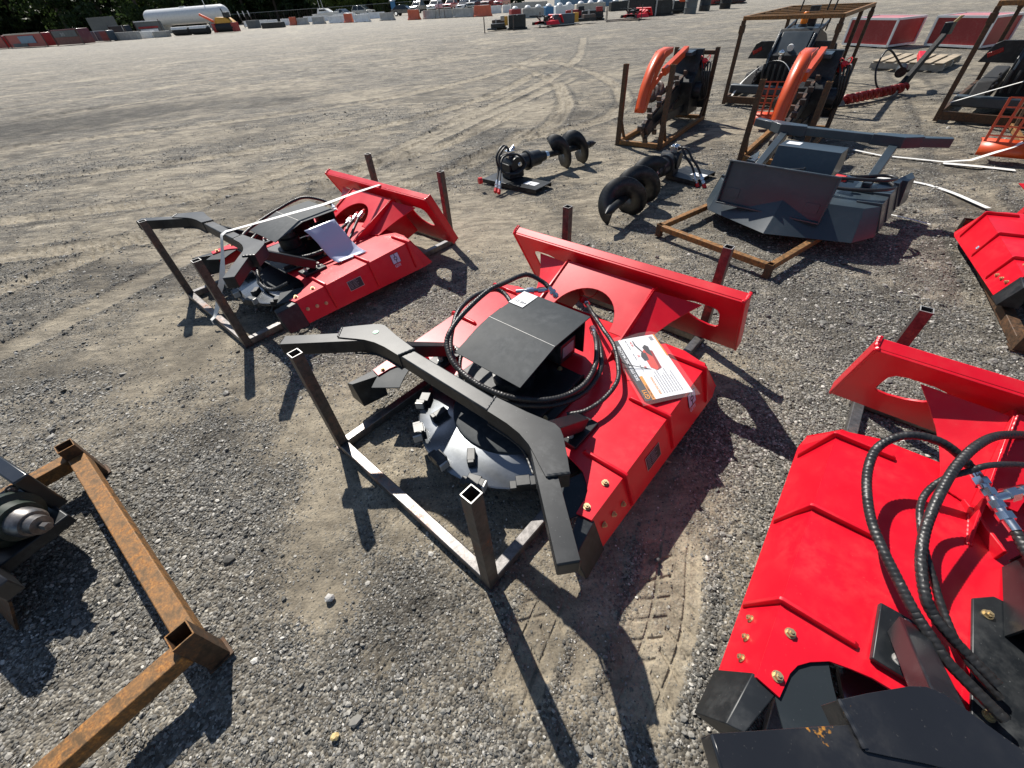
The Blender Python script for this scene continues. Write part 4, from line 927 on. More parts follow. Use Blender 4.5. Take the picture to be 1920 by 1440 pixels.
# ------------------------------------------------------------------ orange chain trenchers
def trencher(label, A, yaw, W, L, rk, label_r, H):
    t = thing('chain_trencher', label, 'trencher', (A[0], A[1], .05), (0, 0, yaw), 'orange chain trenchers in racks'); o, bk = 'orange_paint', 'black_paint'
    c = W*.5
    bm = MB().bar((c, .30, .16), (c, 1.45, .46), .07, .16).build('boom', bk, t, .004)
    ch = MB(); p0, p1 = Vector((c, .22, .13)), Vector((c, 1.5, .46)); d = (p1-p0).normalized(); u = Vector((0, -d.z, d.y)); loop = []
    for k in range(26): loop.append((p0+d*((p1-p0).length*k/25)+u*.115, d))
    for k in range(1, 8): a = math.pi*k/8; loop.append((p1+u*(.115*math.cos(a))+d*(.115*math.sin(a)), d))
    for k in range(26): loop.append((p1-d*((p1-p0).length*k/25)-u*.115, d))
    for k in range(1, 8): a = math.pi*k/8; loop.append((p0-u*(.115*math.cos(a))-d*(.115*math.sin(a)), d))
    n = len(loop)
    for i in range(n):
        a, b = loop[i][0], loop[(i+1) % n][0]; ch.bar(a, b, .04, .028)
    ch.build('chain', 'dark_steel', t)
    for i in range(0, n, 3):
        tt = MB()
        p = loop[i][0]; mid = (p0+p1)/2; out = (p-(p0+d*max(0, min((p1-p0).length, (p-p0).dot(d))))).normalized(); sx = -1 if (i//3) % 2 else 1
        tt.box(p+out*.04+Vector((sx*.035, 0, 0)), (.06, .03, .06), frame_m(d)); tt.build('digging_tooth', 'dark_steel', t)
    MB().cyl((c-.05, .22, .13), (c+.05, .22, .13), .09, n=18).build('nose_roller', 'dark_steel', t)
    # crumber arm: curved orange double plate
    for s in (-1, 1):
        prof = [(.02, .36), (.10, .36), (.22, .58), (.36, .78), (.55, .92), (.78, .96), (.78, 1.02), (.50, 1.00), (.28, .86), (.12, .64)]
        MB().slab(prof, [], lambda a, b, dd: (c-.066+s*.062+dd, a, b*.93), .012).build('crumber_plate', o, t, .003)
    rim = spline([(0, .02, .335), (0, .115, .60), (0, .275, .80), (0, .50, .925), (0, .78, .948)], .05)
    cw = MB(); vs = []
    for p in rim: vs += [(c-.118, p.y, p.z), (c-.002, p.y, p.z)]
    cg = cw.add(vs, [(2*k, 2*k+1, 2*k+3, 2*k+2) for k in range(len(rim)-1)]).build('crumber_guard', o, t); cg.modifiers.new('thick', 'SOLIDIFY').thickness = .01
    MB().sheet([(c-.13, .06, .36), (c+.01, .06, .36), (c+.01, .20, .62), (c-.13, .20, .62)], .008).build('crumber_web', o, t, .002)
    MB().bar((c-.02, .62, .70), (c-.02, 1.42, .86), .07, .09).build('crumber_beam', o, t, .004)
    MB().bar((c-.12, .50, .52), (c-.02, .66, .72), .03, .05).bar((c-.12, .62, .60), (c-.12, .62, .90), .03, .04).build('crumber_link', o, t, .003)
    # spoil auger flight beside the boom
    vs = []
    for i in range(55):
        a = 2*math.pi*i/18; x = .55+.5*i/54
        for rr in (.02, .10): vs.append((c-.16+rr*math.cos(a), x, .42+.10*(x-.5)+rr*math.sin(a)))
    f = MB().add(vs, [(2*i, 2*i+1, 2*i+3, 2*i+2) for i in range(54)]).build('spoil_auger', 'dark_steel', t); f.modifiers.new('thick', 'SOLIDIFY').thickness = .006
    bd = MB().slab([(1.35, .08), (1.82, .08), (1.84, .50), (1.66, .62), (1.60, .86), (1.52, .86), (1.45, .60), (1.30, .50)], [], lambda a, b, dd: (c-.17+dd, a, b), .36).build('drive_body', bk, t, .006)
    MB().box((c, 1.86, .34), (.56, .03, .46)).build('attach_plate', bk, t, .004)
    MB().slab([(1.30, .80), (1.60, .80), (1.60, .86), (1.30, .84)], [], lambda a, b, dd: (c-.1+dd, a, b), .2).build('drive_cap', 'grey_paint', bd, .004)
    MB().cyl((c+.17, 1.5, .38), (c+.30, 1.5, .38), .11, n=20).build('motor', bk, bd)
    MB().slab([(.45, .12), (1.35, .12), (1.35, .22), (.45, .22)], [], lambda a, b, dd: (c+.10+dd, a, b), .012).build('side_rail', bk, t, .002)
    for q in range(4):
        hose(t, [(c+.12+.03*q, 1.62, .60), (c+.20+.04*q, 1.52, .72), (c+.27+.03*q, 1.45, .55), (c+.30+.02*q, 1.50, .32), (c+.24, 1.60, .24)], .012, wrapped=False)
    MB().cyl((c+.22, 1.56, .66), (c+.25, 1.50, .74), .035, n=12).build('hose_cap', 'red_cap', t)
    P = [Vector((c+.25+.06*math.sin(a), 1.50+.07*math.cos(a), .76+.03*math.sin(a*2))) for a in np.linspace(0, 5.5, 20)]
    MB().sweep(P, .005, 6).build('cap_cord', 'red_cap', t)
    rack(label_r, A, yaw, W, L, H, 'brown_steel', 'rusty_steel', brace=True, top_rail=True, w=.055, group='rusty trencher racks')
    return t
def frame_m(d):
    d, a, u = frame_of(d); return Matrix((a, d, u)).transposed()
trencher('orange and black chain trencher, left of the two, racked behind the augers', (1.73, 6.47), R(-38), .60, 1.86, None, 'rusty rack around the left orange trencher, its front posts bare', (.90, .90, .90, .90))
TR2 = trencher('orange and black chain trencher racked behind the dark grey mulcher', (2.95, 5.36), R(-40), .62, 1.86, None, 'rusty rack around the trencher behind the dark grey mulcher', (.80, .80, .80, .80))
trencher('orange trencher cut off by the right edge above the white straps', (5.62, 4.45), R(-38), .62, 1.86, None, 'rusty rack around the trencher at the right edge', (.80, .80, .80, .80))
def guard(label, loc, yaw, tilt, w, h):
    """orange welded grid guard above a curved orange chute"""
    t = thing('chute_guard', label, 'guard', (loc[0], loc[1], 0), (0, 0, yaw), 'orange grid guards of the trenchers'); M = Matrix.Rotation(tilt, 3, 'X')
    P = lambda x, z: M @ Vector((x, 0, z))+Vector((0, 0, .16))
    for k in range(6): MB().bar(P(w*k/5, 0), P(w*k/5, h), .024, .012, M @ Vector((0, 1, 0))).build('grid_bar', 'orange_paint', t)
    for k in range(6): MB().bar(P(0, h*k/5), P(w, h*k/5), .012, .018, M @ Vector((0, 1, 0))).build('grid_bar', 'orange_paint', t)
    vs = []; n = 9
    for i in range(n):
        a = R(200-150*i/(n-1)); vs += [(-.02, .08+.14*math.cos(a)*1.1, .10+.10*math.sin(a)), (w*.75, .08+.14*math.cos(a)*1.1, .10+.10*math.sin(a))]
    c = MB().add(vs, [(2*i, 2*i+1, 2*i+3, 2*i+2) for i in range(n-1)]).build('chute', 'orange_paint', t); c.modifiers.new('thick', 'SOLIDIFY').thickness = .012
guard('orange grid guard standing in front of the black loader crate', (3.74, 6.78), R(-28), R(-12), .46, .40)
guard('orange grid guard at the right edge beside the white straps', (5.30, 4.80), R(-40), R(-16), .5, .42)

# ------------------------------------------------------------------ mini loaders in tall crates
def crate_frame(label, A, yaw, W, L, H):
    t = thing('steel_crate', label, 'crate', (A[0], A[1], 0), (0, 0, yaw), 'tall rusty crates'); m = 'brown_steel'; w = .055
    for x, y in ((0, 0), (W, 0), (W, L), (0, L), (W, L*.55)): MB().bar((x, y, 0), (x, y, H), w, w, (0, 1, 0)).build('post', m, t, .003)
    for x, y in ((0, 0), (W, 0), (W, L), (0, L)): MB().box((x, y, H-.11), (w*1.35, w*1.35, .10)).build('corner_sleeve', m, t, .003)
    for z, mm in ((.07, 'brown_steel'), (H+w*.45, 'rusty_steel')):
        for p, q in (((0, 0), (W, 0)), ((W, 0), (W, L)), ((W, L), (0, L)), ((0, L), (0, 0))):
            a, b = Vector((*p, z)), Vector((*q, z)); MB().bar(a, b, w*.9, w*.9 if z > .5 else .10).build('rail', mm, t, .003)
    for k in range(1, 6): y = L*k/6; MB().bar((w/2, y, H+w*.4), (W-w/2, y, H+w*.4), w*.8, w*.6).build('roof_slat', 'rusty_steel', t, .002)
    return t
def loader(label, loc, yaw, text=True):
    t = thing('mini_loader', label, 'loader', loc, (0, 0, yaw), 'black mini loaders in crates'); b, g = 'black_paint', 'grey_paint'
    MB().slab([(.35, .18), (2.0, .18), (2.05, .55), (1.4, .80), (.70, .92), (.46, .66), (.35, .60)], [], lambda a, c, d: (.36+d, a, c), .60).build('body', b, t, .01)
    hd = MB().slab([(.40, .62), (.62, .88), (1.30, .94), (1.34, .90), (.66, .84), (.46, .60)], [], lambda a, c, d: (.44+d, a, c), .44).build('hood', g, t, .006)
    for s in (-1, 1):
        MB().slab([(.20, .34), (.34, .60), (.58, .86), (1.5, 1.0), (1.5, .94), (.64, .80), (.42, .55), (.28, .32)], [], lambda a, c, d: (.66+s*.26-.012+d, a, c), .024).build('lift_arm', g, t, .003)
        tr = MB().slab([(.30, .06), (1.90, .06), (2.05, .20), (1.9, .36), (.30, .36), (.16, .20)], [], lambda a, c, d: (.66+s*.46-.09+d, a, c), .18).build('track', 'tyre_rubber', t, .02)
        for k in range(4): MB().cyl((.66+s*.56, .40+.42*k, .20), (.66+s*.552-s*.03, .40+.42*k, .20), .10, n=14).build('track_roller', 'grey_paint', tr)
    pn = MB().slab([(-.03, .52), (.05, .72), (.12, .76), (1.20, .76), (1.27, .72), (1.32, .52)], [], lambda a, c, d: (a, .66+d, c), .05).build('rear_panel', b, t, .004)
    for x, a in ((.10, .5), (.98, -.5), (1.18, -.5)): MB().box((x, .655, .63), (.15, .012, .055), (0, -a, 0)).build('tail_lamp', 'tail_lamp', pn, .008)
    MB().cyl((.66, .44, .70), (.66, .41, .69), .05, n=18).build('work_lamp', 'lamp_glass', t, .004)
    bc = MB().cyl((.66, .80, .93), (.66, .80, .97), .07, .06, n=16).build('beacon_base', b, t); MB().revolve((.66, .80, .97), (0, 0, 1), [(0, .05), (.02, .055), (.13, .048), (.15, .03)], 16).build('beacon_lens', 'beacon', bc)
    hb = MB().cyl((.60, .20, .56), (.60, .20, .60), .025, n=12).build('hitch_post', 'chrome', t); MB().revolve((.60, .20, .60), (0, 0, 1), [(0, .02), (.02, .042), (.045, .05), (.07, .042), (.09, .01)], 16).build('hitch_ball', 'chrome', hb)
    gr = MB()
    for k in range(6): gr.sweep([(.40+.085*k, .20, .50), (.40+.085*k, .18, .40), (.42+.08*k, .19, .26)], .022, 8)
    gr.build('hose_bundle', 'rubber', t)
    ch = MB()
    for k in range(9): ch.revolve((.30+.02*(k % 2), .18, .46-.035*k), (1, 0, 0), [(-.012, .008), (-.008, .018), (.008, .018), (.012, .008)], 8)
    ch.build('chain', 'dark_steel', t)
    MB().box((.62, .02, .17), (1.26, .10, .13)).build('front_bumper', g, t, .02)
    if text: text_mesh('lettering', 'MTU', .15, Matrix.Translation((.86, .655, .42)) @ Matrix.Rotation(R(90), 4, 'X'), 'bare_edge', t, .01)
    MB().box((1.02, .67, .48), (.5, .02, .22)).build('side_panel', b, t, .004)
    MB().box((.70, 1.15, 1.05), (.14, .10, .26)).build('control_box', b, t, .006)
    for x in (.45, .85, .95): MB().cyl((x, 1.2, .85), (x+.03, 1.2, 1.25), .012, n=8).build('lever', b, t)
    return t
crate_frame('tall rusty crate around the black loader with orange beacon', (4.12, 8.58), R(-42), 1.35, 2.9, 1.12)
LD = loader('black mini loader with orange beacon and hitch ball inside rusty crate', (4.22, 8.66, .04), R(-42))
crate_frame('tall rusty crate cut off by the right edge, its slanted corner post in view', (6.24, 6.50), R(-49), 1.35, 2.9, 1.20)
loader('black mini loader inside the crate at the right edge', (6.36, 6.52, .06), R(-49), False)
for lb, L_ in (('white strap forming an arch over the beacon loader hitch ball', [(4.22, 8.55, .12), (4.36, 8.60, .30), (4.58, 8.52, .52), (4.72, 8.34, .60), (4.86, 8.20, .52), (5.02, 7.98, .18), (5.06, 7.90, .10)]),
               ('white strap slanting down across the loader crate at the right edge', [(6.27, 6.46, .22), (6.60, 6.25, .38), (7.0, 6.0, .56), (7.3, 5.75, .68)])):
    ribbon('strap', lb, spline(L_, .05), .035, normals=None)

# ------------------------------------------------------------------ red steel boxes, pallet and standing auger behind the crates
def steel_box(label, A, yaw, W, D, H, open_end=False):
    t = thing('steel_box', label, 'box', (A[0], A[1], .05), (0, 0, yaw), 'red boxes with white edges'); e = .045
    MB().box((W/2, D/2, H/2), (W-.02, D-.02, H-.02)).build('body', 'dull_red', t)
    for p, q in (((0, 0, 0), (W, 0, 0)), ((0, 0, H), (W, 0, H)), ((0, D, H), (W, D, H)), ((0, 0, 0), (0, D, 0)), ((0, 0, H), (0, D, H)), ((W, 0, 0), (W, D, 0)), ((W, 0, H), (W, D, H)), ((0, 0, 0), (0, 0, H)), ((W, 0, 0), (W, 0, H)), ((W, D, 0), (W, D, H))):
        MB().bar(p, q, e, e, (0, 1, 0) if p[2] != q[2] else (0, 0, 1)).build('edge_trim', 'white_paint', t)
    for x in (.2, W-.2): MB().box((x, D/2, -.03), (.12, D, .05)).build('skid', 'wood_grey', t)
    MB().sheet([(.01, .01, H+.005), (W-.01, .01, H+.005), (W-.01, D-.01, H+.005), (.01, D-.01, H+.005)], .004).build('lid', 'lid_pink', t)
simple('lid_pink', (0.60, 0.22, 0.23), 0.45, 0, .15, 3)
steel_box('red box with white edges, standing behind the beacon loader crate', (10.5, 15.3), R(-70), 1.3, 1.1, .56)
steel_box('red box with white edges, behind the wooden pallet', (11.85, 13.9), R(-70), 1.28, 1.1, .57)
steel_box('red box with white edges at the right edge behind the second crate', (13.3, 11.9), R(-70), 1.3, 1.1, .56)
def pallet(label, A, yaw, W, D):
    t = thing('wooden_pallet', label, 'pallet', (A[0], A[1], 0), (0, 0, yaw))
    for k in range(6): MB().box((W*(k+.5)/6, D/2, .145), (W/6*.72, D, .02)).build('deck_board', 'wood', t, .003)
    for y in (.06, D/2, D-.06):
        MB().box((W/2, y, .075), (W, .08, .10)).build('stringer', 'wood_grey', t, .003)
    for k in (0, 1, 2): MB().box((W*(.08+.42*k), D/2, .012), (.09, D, .018)).build('base_board', 'wood_grey', t)
pallet('pale wooden pallet lying in front of the red boxes', (8.35, 11.0), R(-51), 1.28, 1.5)
def hedge_auger():
    t = thing('leaning_auger', 'black hydraulic drill with red spiral lying beside the wooden pallet', 'drill', (6.6, 8.1, 0), (0, 0, R(28)))
    MB().slab([(.45, .05), (.68, .05), (.95, .40), (1.28, .72), (1.22, .76), (.86, .44)], [], lambda a, b, d: (a, .0+d, b), .07).build('mast', 'tyre_rubber', t, .006)
    MB().bar((.95, .05, .42), (1.30, .25, .48), .10, .08).build('red_arm', 'red_paint', t, .01)
    MB().cyl((.5, .1, .30), (.62, .16, .34), .08, n=16).build('motor', 'black_paint', t)
    MB().box((1.32, .05, .82), (.14, .12, .16)).build('valve_block', 'black_paint', t, .01)
    for k in range(4): MB().cyl((1.28+.03*k, .0, .90), (1.30+.03*k, -.05, .98), .010, n=8).build('brass_port', 'zinc_gold', t)
    MB().cyl((-.95, .10, .09), (.55, -.05, .10), .022, n=10).build('drill_rod', 'dull_red', t)
    vs = []
    for i in range(190):
        a = 2*math.pi*i/15; s = i/189; x, y, z = -.95+1.5*s, .10-.15*s, .09+.01*s
        for rr in (.02, .075): vs.append((x, y+rr*math.cos(a), z+rr*math.sin(a)))
    f = MB().add(vs, [(2*i, 2*i+1, 2*i+3, 2*i+2) for i in range(189)]).build('drill_spiral', 'dull_red', t); f.modifiers.new('thick', 'SOLIDIFY').thickness = .008
    hose(t, [(.5, .1, .36), (.2, .3, .62), (-.05, .25, .40), (.0, .12, .14), (.3, .05, .12), (.5, 0, .2)], .014, wrapped=False); hose(t, [(.55, .05, .15), (.1, -.12, .05), (-.6, -.1, .03), (-1.3, .1, .03)], .014, wrapped=False)
hedge_auger()

# ------------------------------------------------------------------ white banding on the ground and small litter
G_S = 'white plastic banding'
def lay(pts, z=.006): return [(x, y, z+.006*math.sin(9*x+4*y)) for x, y in [(p.x, p.y) for p in spline([(a, b, 0) for a, b in pts], .05)]]
ribbon('banding', 'white plastic band lying curved on gravel right of the dark grey mulcher', lay([(3.55, 4.55), (3.92, 4.50), (4.25, 4.28), (4.36, 3.95), (4.33, 3.52)]), .05, group=G_S)
ribbon('banding', 'white plastic band running from behind the grey push bar to the right edge', [(4.35, 5.40, .02), (4.51, 5.15, .01), (4.75, 4.95, .01), (4.95, 4.78, .01), (5.15, 4.68, .04), (5.45, 4.62, .16), (5.8, 4.6, .34)], .045, group=G_S)
ribbon('banding', 'short white plastic band lying beside the rusty rack at the right edge', lay([(4.92, 4.74), (5.15, 4.55), (5.38, 4.38)]), .07, group=G_S)
ribbon('banding', 'small pale strip of band near the grey mulcher corner', lay([(3.38, 3.62), (3.52, 3.45), (3.62, 3.28)]), .02, group=G_S)
def pebble(label, x, y, r, mat, z=0.0):
    import bmesh
    bm = bmesh.new(); bmesh.ops.create_icosphere(bm, subdivisions=2, radius=r); rg = random.Random(int(x*1000))
    for v in bm.verts: f = rg.uniform(.8, 1.1); v.co = Vector((v.co.x*f, v.co.y*.8*f, v.co.z*.6*f))
    me = bpy.data.meshes.new('stone'); bm.to_mesh(me); bm.free(); me.materials.append(MATS[mat]); o = bpy.data.objects.new('stone', me); COL.objects.link(o); o.location = (x, y, r*.35+z); tag(o, label, 'stone')
simple('pale_stone', (.50, .48, .45), .7, 0, .15, 20); simple('yellow_stone', (.62, .46, .20), .6, 0, .1, 20); simple('dark_stone', (.07, .07, .07), .7, 0, .15, 20)
pebble('pale grey stone lying alone in front of the middle rack', -.735, .607, .020, 'pale_stone'); pebble('yellowish flat stone near the bottom edge', -.61, .205, .014, 'yellow_stone'); pebble('dark round stone beside the tyre prints', .505, .66, .012, 'dark_stone')
MB().box((0, 0, 0), (.075, .016, .008), (0, 0, .5)).build('wood_splinter', 'wood_grey', None, .002, (.295, .94, .005)); tag(bpy.data.objects['wood_splinter'], 'grey wood splinter on the ground beside the middle mulcher skirt', 'splinter')
MB().box((0, 0, 0), (.10, .006, .004), (0, 0, -.5)).build('twig', 'wood', None, 0, (.66, 1.12, .004)); tag(bpy.data.objects['twig'], 'thin pale twig lying between the middle and the near mulcher', 'twig')

# ------------------------------------------------------------------ rusty frame and dark machine in the left corner
a = Vector((-1.08, .447)); b_ = Vector((-2.05, 1.272)); yw = math.atan2((a-b_).y, (a-b_).x)
rack('rusty low frame on stub legs in the lower left corner', (b_.x, b_.y), yw+math.pi*0, (a-b_).length, -1.0, (.22, .22, .22, .22), 'brown_steel', 'rusty_steel', w=.064, raise_=.10)
def left_machine():
    t = thing('rotary_tiller', 'black machine with green shaft bearing, cut off by the left edge', 'tiller', (-1.95, .86, 0), (0, 0, R(-28)))
    MB().slab([(-.25, .30), (.24, .30), (.30, .27), (.30, .20), (.05, .16), (-.25, .16)], [], lambda a_, b, d: (a_, -.14+d, b), .05).build('side_plate', 'black_worn', t, .004)
    MB().box((-.16, .14, .28), (.36, .05, .20)).build('rear_beam', 'black_worn', t, .006)
    MB().box((-.08, 0, .18), (.40, .26, .05)).build('base', 'black_paint', t, .005)
    bh = MB().revolve((.00, .02, .275), (.75, .18, .05), [(0, .085), (.02, .10), (.05, .10), (.06, .075), (.10, .07)], 24).build('bearing_housing', 'green_paint', t)
    MB().revolve((.05, .032, .28), (.75, .18, .05), [(.0, .055), (.10, .052), (.11, .045)], 20).revolve((.15, .055, .287), (.75, .18, .05), [(0, .035), (.05, .034)], 16).build('shaft', 'raw_steel', bh)
    MB().cyl((.205, .068, .29), (.235, .075, .293), .014, n=6).build('shaft_nut', 'raw_steel', bh)
    for p in ((-.03, -.06, .33), (-.02, .10, .34), (.02, -.06, .22)): hexbolt(bh, p, (.9, .1, .1), .016, .014, 'raw_steel')
    for x in (-.02, .12): hexbolt(t, (x, -.141, .24), (0, -1, 0), .013, .01, 'raw_steel')
    MB().sheet([(-.25, -.20, .02), (.20, -.22, .005), (.25, -.15, .16), (-.25, -.14, .17)], .008).build('skid_flap', 'brown_steel', t)
    logo(t, (-.12, -.143, .185), (1, 0, .0), (0, 0, 1), .07, False)
left_machine()

# ------------------------------------------------------------------ row of attachments across the yard
G_FR = 'attachments in the row across the yard'
def far_mulcher(label, x, y, yaw):
    m = mulcher(label, (x, y, .03), (0, 0, yaw), detail=1, decals=False, group=G_FR); return m
far_mulcher('far red disc mulcher on the left of the row across the yard', 3.2, 35.0, R(-60))
far_mulcher('far red disc mulcher on the right of the row across the yard', 9.2, 35.9, R(-62))
rack('thin dark rack posts around the far right red mulcher', (8.0, 36.0), R(-10), 2.2, 1.6, .75, 'dark_steel', group=G_FR)
def far_box(label, x, y, yaw, size, mat, extra, name, cat):
    t = thing(name, label, cat, (x, y, 0), (0, 0, yaw), G_FR); w, d, h = size
    MB().slab([(0, 0), (w, 0), (w, h*.92), (w*.97, h), (w*.03, h), (0, h*.92)], [], lambda a, b, q: (a, q, b+.10), d).build('body', mat, t, .02)
    MB().box((w/2, d/2, .05), (w*1.15, d*1.1, .07)).build('base_frame', 'black_paint', t)
    for e in extra: MB().box(e[0], e[1]).build(e[3], e[2], t, .01)
    return t
far_box('black upright box attachment with yellow block in the far row', 1.45, 35.0, R(-2), (1.1, .5, .62), 'black_paint', [((-.15, .3, .45), (.22, .3, .45), 'yellow_paint', 'yellow_block'), ((-.7, .3, .25), (.9, .5, .20), 'black_paint', 'low_arm'), ((-1.1, .2, .10), (.6, .4, .08), 'grey_paint', 'blade'), ((.55, -.03, .70), (.05, .02, .04), 'paper', 'tag')], 'box_attachment', 'attachment')
far_box('dark blue panel attachment with yellow end in the far row', 4.4, 35.3, R(10), (1.4, .45, .48), 'navy_paint', [((1.55, .25, .36), (.28, .35, .48), 'yellow_paint', 'yellow_block'), ((2.3, .35, .20), (1.2, .5, .16), 'black_paint', 'low_arm'), ((2.5, .35, .36), (.8, .4, .20), 'dark_steel', 'grille'), ((.6, -.12, .07), (2.2, .05, .05), 'bare_edge', 'bright_edge')], 'panel_attachment', 'attachment')
def rack_post(label, x, y, h):
    t = thing('rack_post', label, 'post', (x, y, 0), (0, 0, 0), 'loose dark posts of the far row'); MB().hollow((0, 0, 0), (0, 0, h), .06, .004).build('tube', 'dark_steel', t); MB().box((0, 0, .01), (.12, .12, .02)).build('foot', 'dark_steel', t)
rack_post('thin dark post at the left end of the far row', -.11, 33.7, .74); rack_post('thin dark post beside the far black box', 1.72, 34.3, .74); rack_post('thin dark post behind the far left red mulcher', 3.55, 35.9, .74)
def block(label, a, b, h, mat, d=.6, bag=None, name='concrete_block', group=None, cat='block'):
    a, b = Vector(a), Vector(b); v = b-a; t = thing(name, label, cat, (a.x, a.y, 0), (0, 0, math.atan2(v.y, v.x)), group); w = v.length
    MB().slab([(0, 0), (w, 0), (w, h*.93), (w-.04, h), (.04, h), (0, h*.93)], [], lambda p, q, r: (p, r, q), d).build('body', mat, t, .02)
    for k in range(bag or 0):
        MB().revolve((w*(k+.5)/bag, d*.35, h), (0, 0, 1), [(-.01, .26), (.06, .30), (.16, .22), (.22, .05)], 12).build('white_bag', 'white_paint', t)
    return t
G_K = 'boxes with white bags behind the far row'
for k, (x0, x1, y0, m, lb) in enumerate(((2.2, 3.0, 45.5, 'dull_red', 'dull red box topped by white bags behind the far row'), (3.2, 5.0, 46.0, 'concrete', 'grey box topped by white bags, left one behind the far row'), (5.2, 5.9, 46.6, 'porta_blue', 'blue box topped by a white bag behind the far row'), (6.1, 7.7, 47.0, 'concrete_white', 'pale box topped by white bags behind the far row'), (8.0, 10.6, 47.8, 'beige', 'wide beige box topped by white bags behind the far row'), (11.0, 13.6, 47.5, 'black_paint', 'black box topped by white bags behind the far row'), (14.0, 16.6, 48.5, 'black_paint', 'second black box topped by white bags, right end behind the far row'))):
    block(lb, (x0*1.1, y0+5.5), (x1*1.1, y0+5.7), .68, m, .9, max(1, int((x1-x0)/.75)), 'bagged_box', G_K, 'box')
block('blue-grey cargo container far behind the bagged boxes', (9.5, 70), (17, 71.5), 1.9, 'blue_cargo', 2.4, None, 'cargo_container', None, 'container')
block('tall grey concrete block standing behind the bagged boxes', (2.8, 60), (6.8, 60.4), 1.0, 'concrete', .3, None, 'concrete_block', None, 'block')
for k in range(2): block(('long white barrier left of the far tall grey block', 'long white barrier touching the far tall grey block')[k], (-.2+2.6*k, 74), (2.2+2.6*k, 74.3), .75, 'concrete_white', .5, None, 'low_barrier', 'low white barriers', 'barrier')
def drum(label, x, y, r, h, mat):
    t = thing('drum', label, 'drum', (x, y, 0), (0, 0, 0), 'drums beyond the far row'); MB().revolve((0, 0, 0), (0, 0, 1), [(0, r), (h*.3, r), (h*.32, r*1.04), (h*.36, r), (h*.64, r), (h*.66, r*1.04), (h*.7, r), (h, r), (h, r*.9)], 18).build('body', mat, t); MB().revolve((0, 0, h), (0, 0, 1), [(0, r*.95), (.03, r*.9)], 18).build('lid', 'grey_board', t)
drum('dark grey drum beyond the far row, left of the black ones', 14.6, 39.0, .42, 1.0, 'grey_board'); drum('black drum beyond the far row', 16.6, 41.5, .4, 1.0, 'black_paint'); drum('black drum farthest right beyond the far row', 18.6, 42.5, .4, 1.05, 'tyre_rubber')
far_box('black machine behind the far right red mulcher', 10.3, 39.5, R(-6), (3.0, .8, .95), 'black_paint', [((.6, .2, 1.15), (.3, .3, .3), 'yellow_paint', 'yellow_block'), ((1.9, -.1, .5), (.1, .1, 1.0), 'bare_edge', 'rod'), ((2.6, -.1, .85), (1.6, .06, .05), 'bare_edge', 'rail')], 'box_attachment', 'attachment')

for lb, x, y, w_, h_, m_, e_ in (('black skid implement between the two far red mulchers', 6.9, 39.2, 1.5, .45, 'black_paint', 'dull_red'), ('dark red implement behind the dark blue panel', 6.0, 41.0, 1.4, .5, 'dull_red', 'black_paint'), ('low black implement right of the far black machine', 13.0, 43.5, 1.8, .5, 'black_paint', 'bare_edge'),
                                  ('black implement with orange end left of the dark grey drum', 13.4, 40.5, 1.3, .6, 'black_paint', 'orange_paint'), ('red implement far behind the drums', 20.5, 50.0, 3.0, .6, 'dull_red', 'black_paint'), ('dark implement beside the thin dark post', .4, 36.4, .9, .4, 'dark_steel', 'bare_edge')):
    far_box(lb, x, y, R(-4), (w_, .6, h_), m_, [((w_*.8, .1, h_+.15), (w_*.3, .3, .25), e_, 'end_block'), ((w_*.3, -.1, h_*.6), (w_*.08, .08, h_*1.5), 'bare_edge', 'stay'), ((w_*.55, -.15, .2), (w_*.9, .2, .12), 'black_paint', 'low_blade')], 'implement', 'attachment')
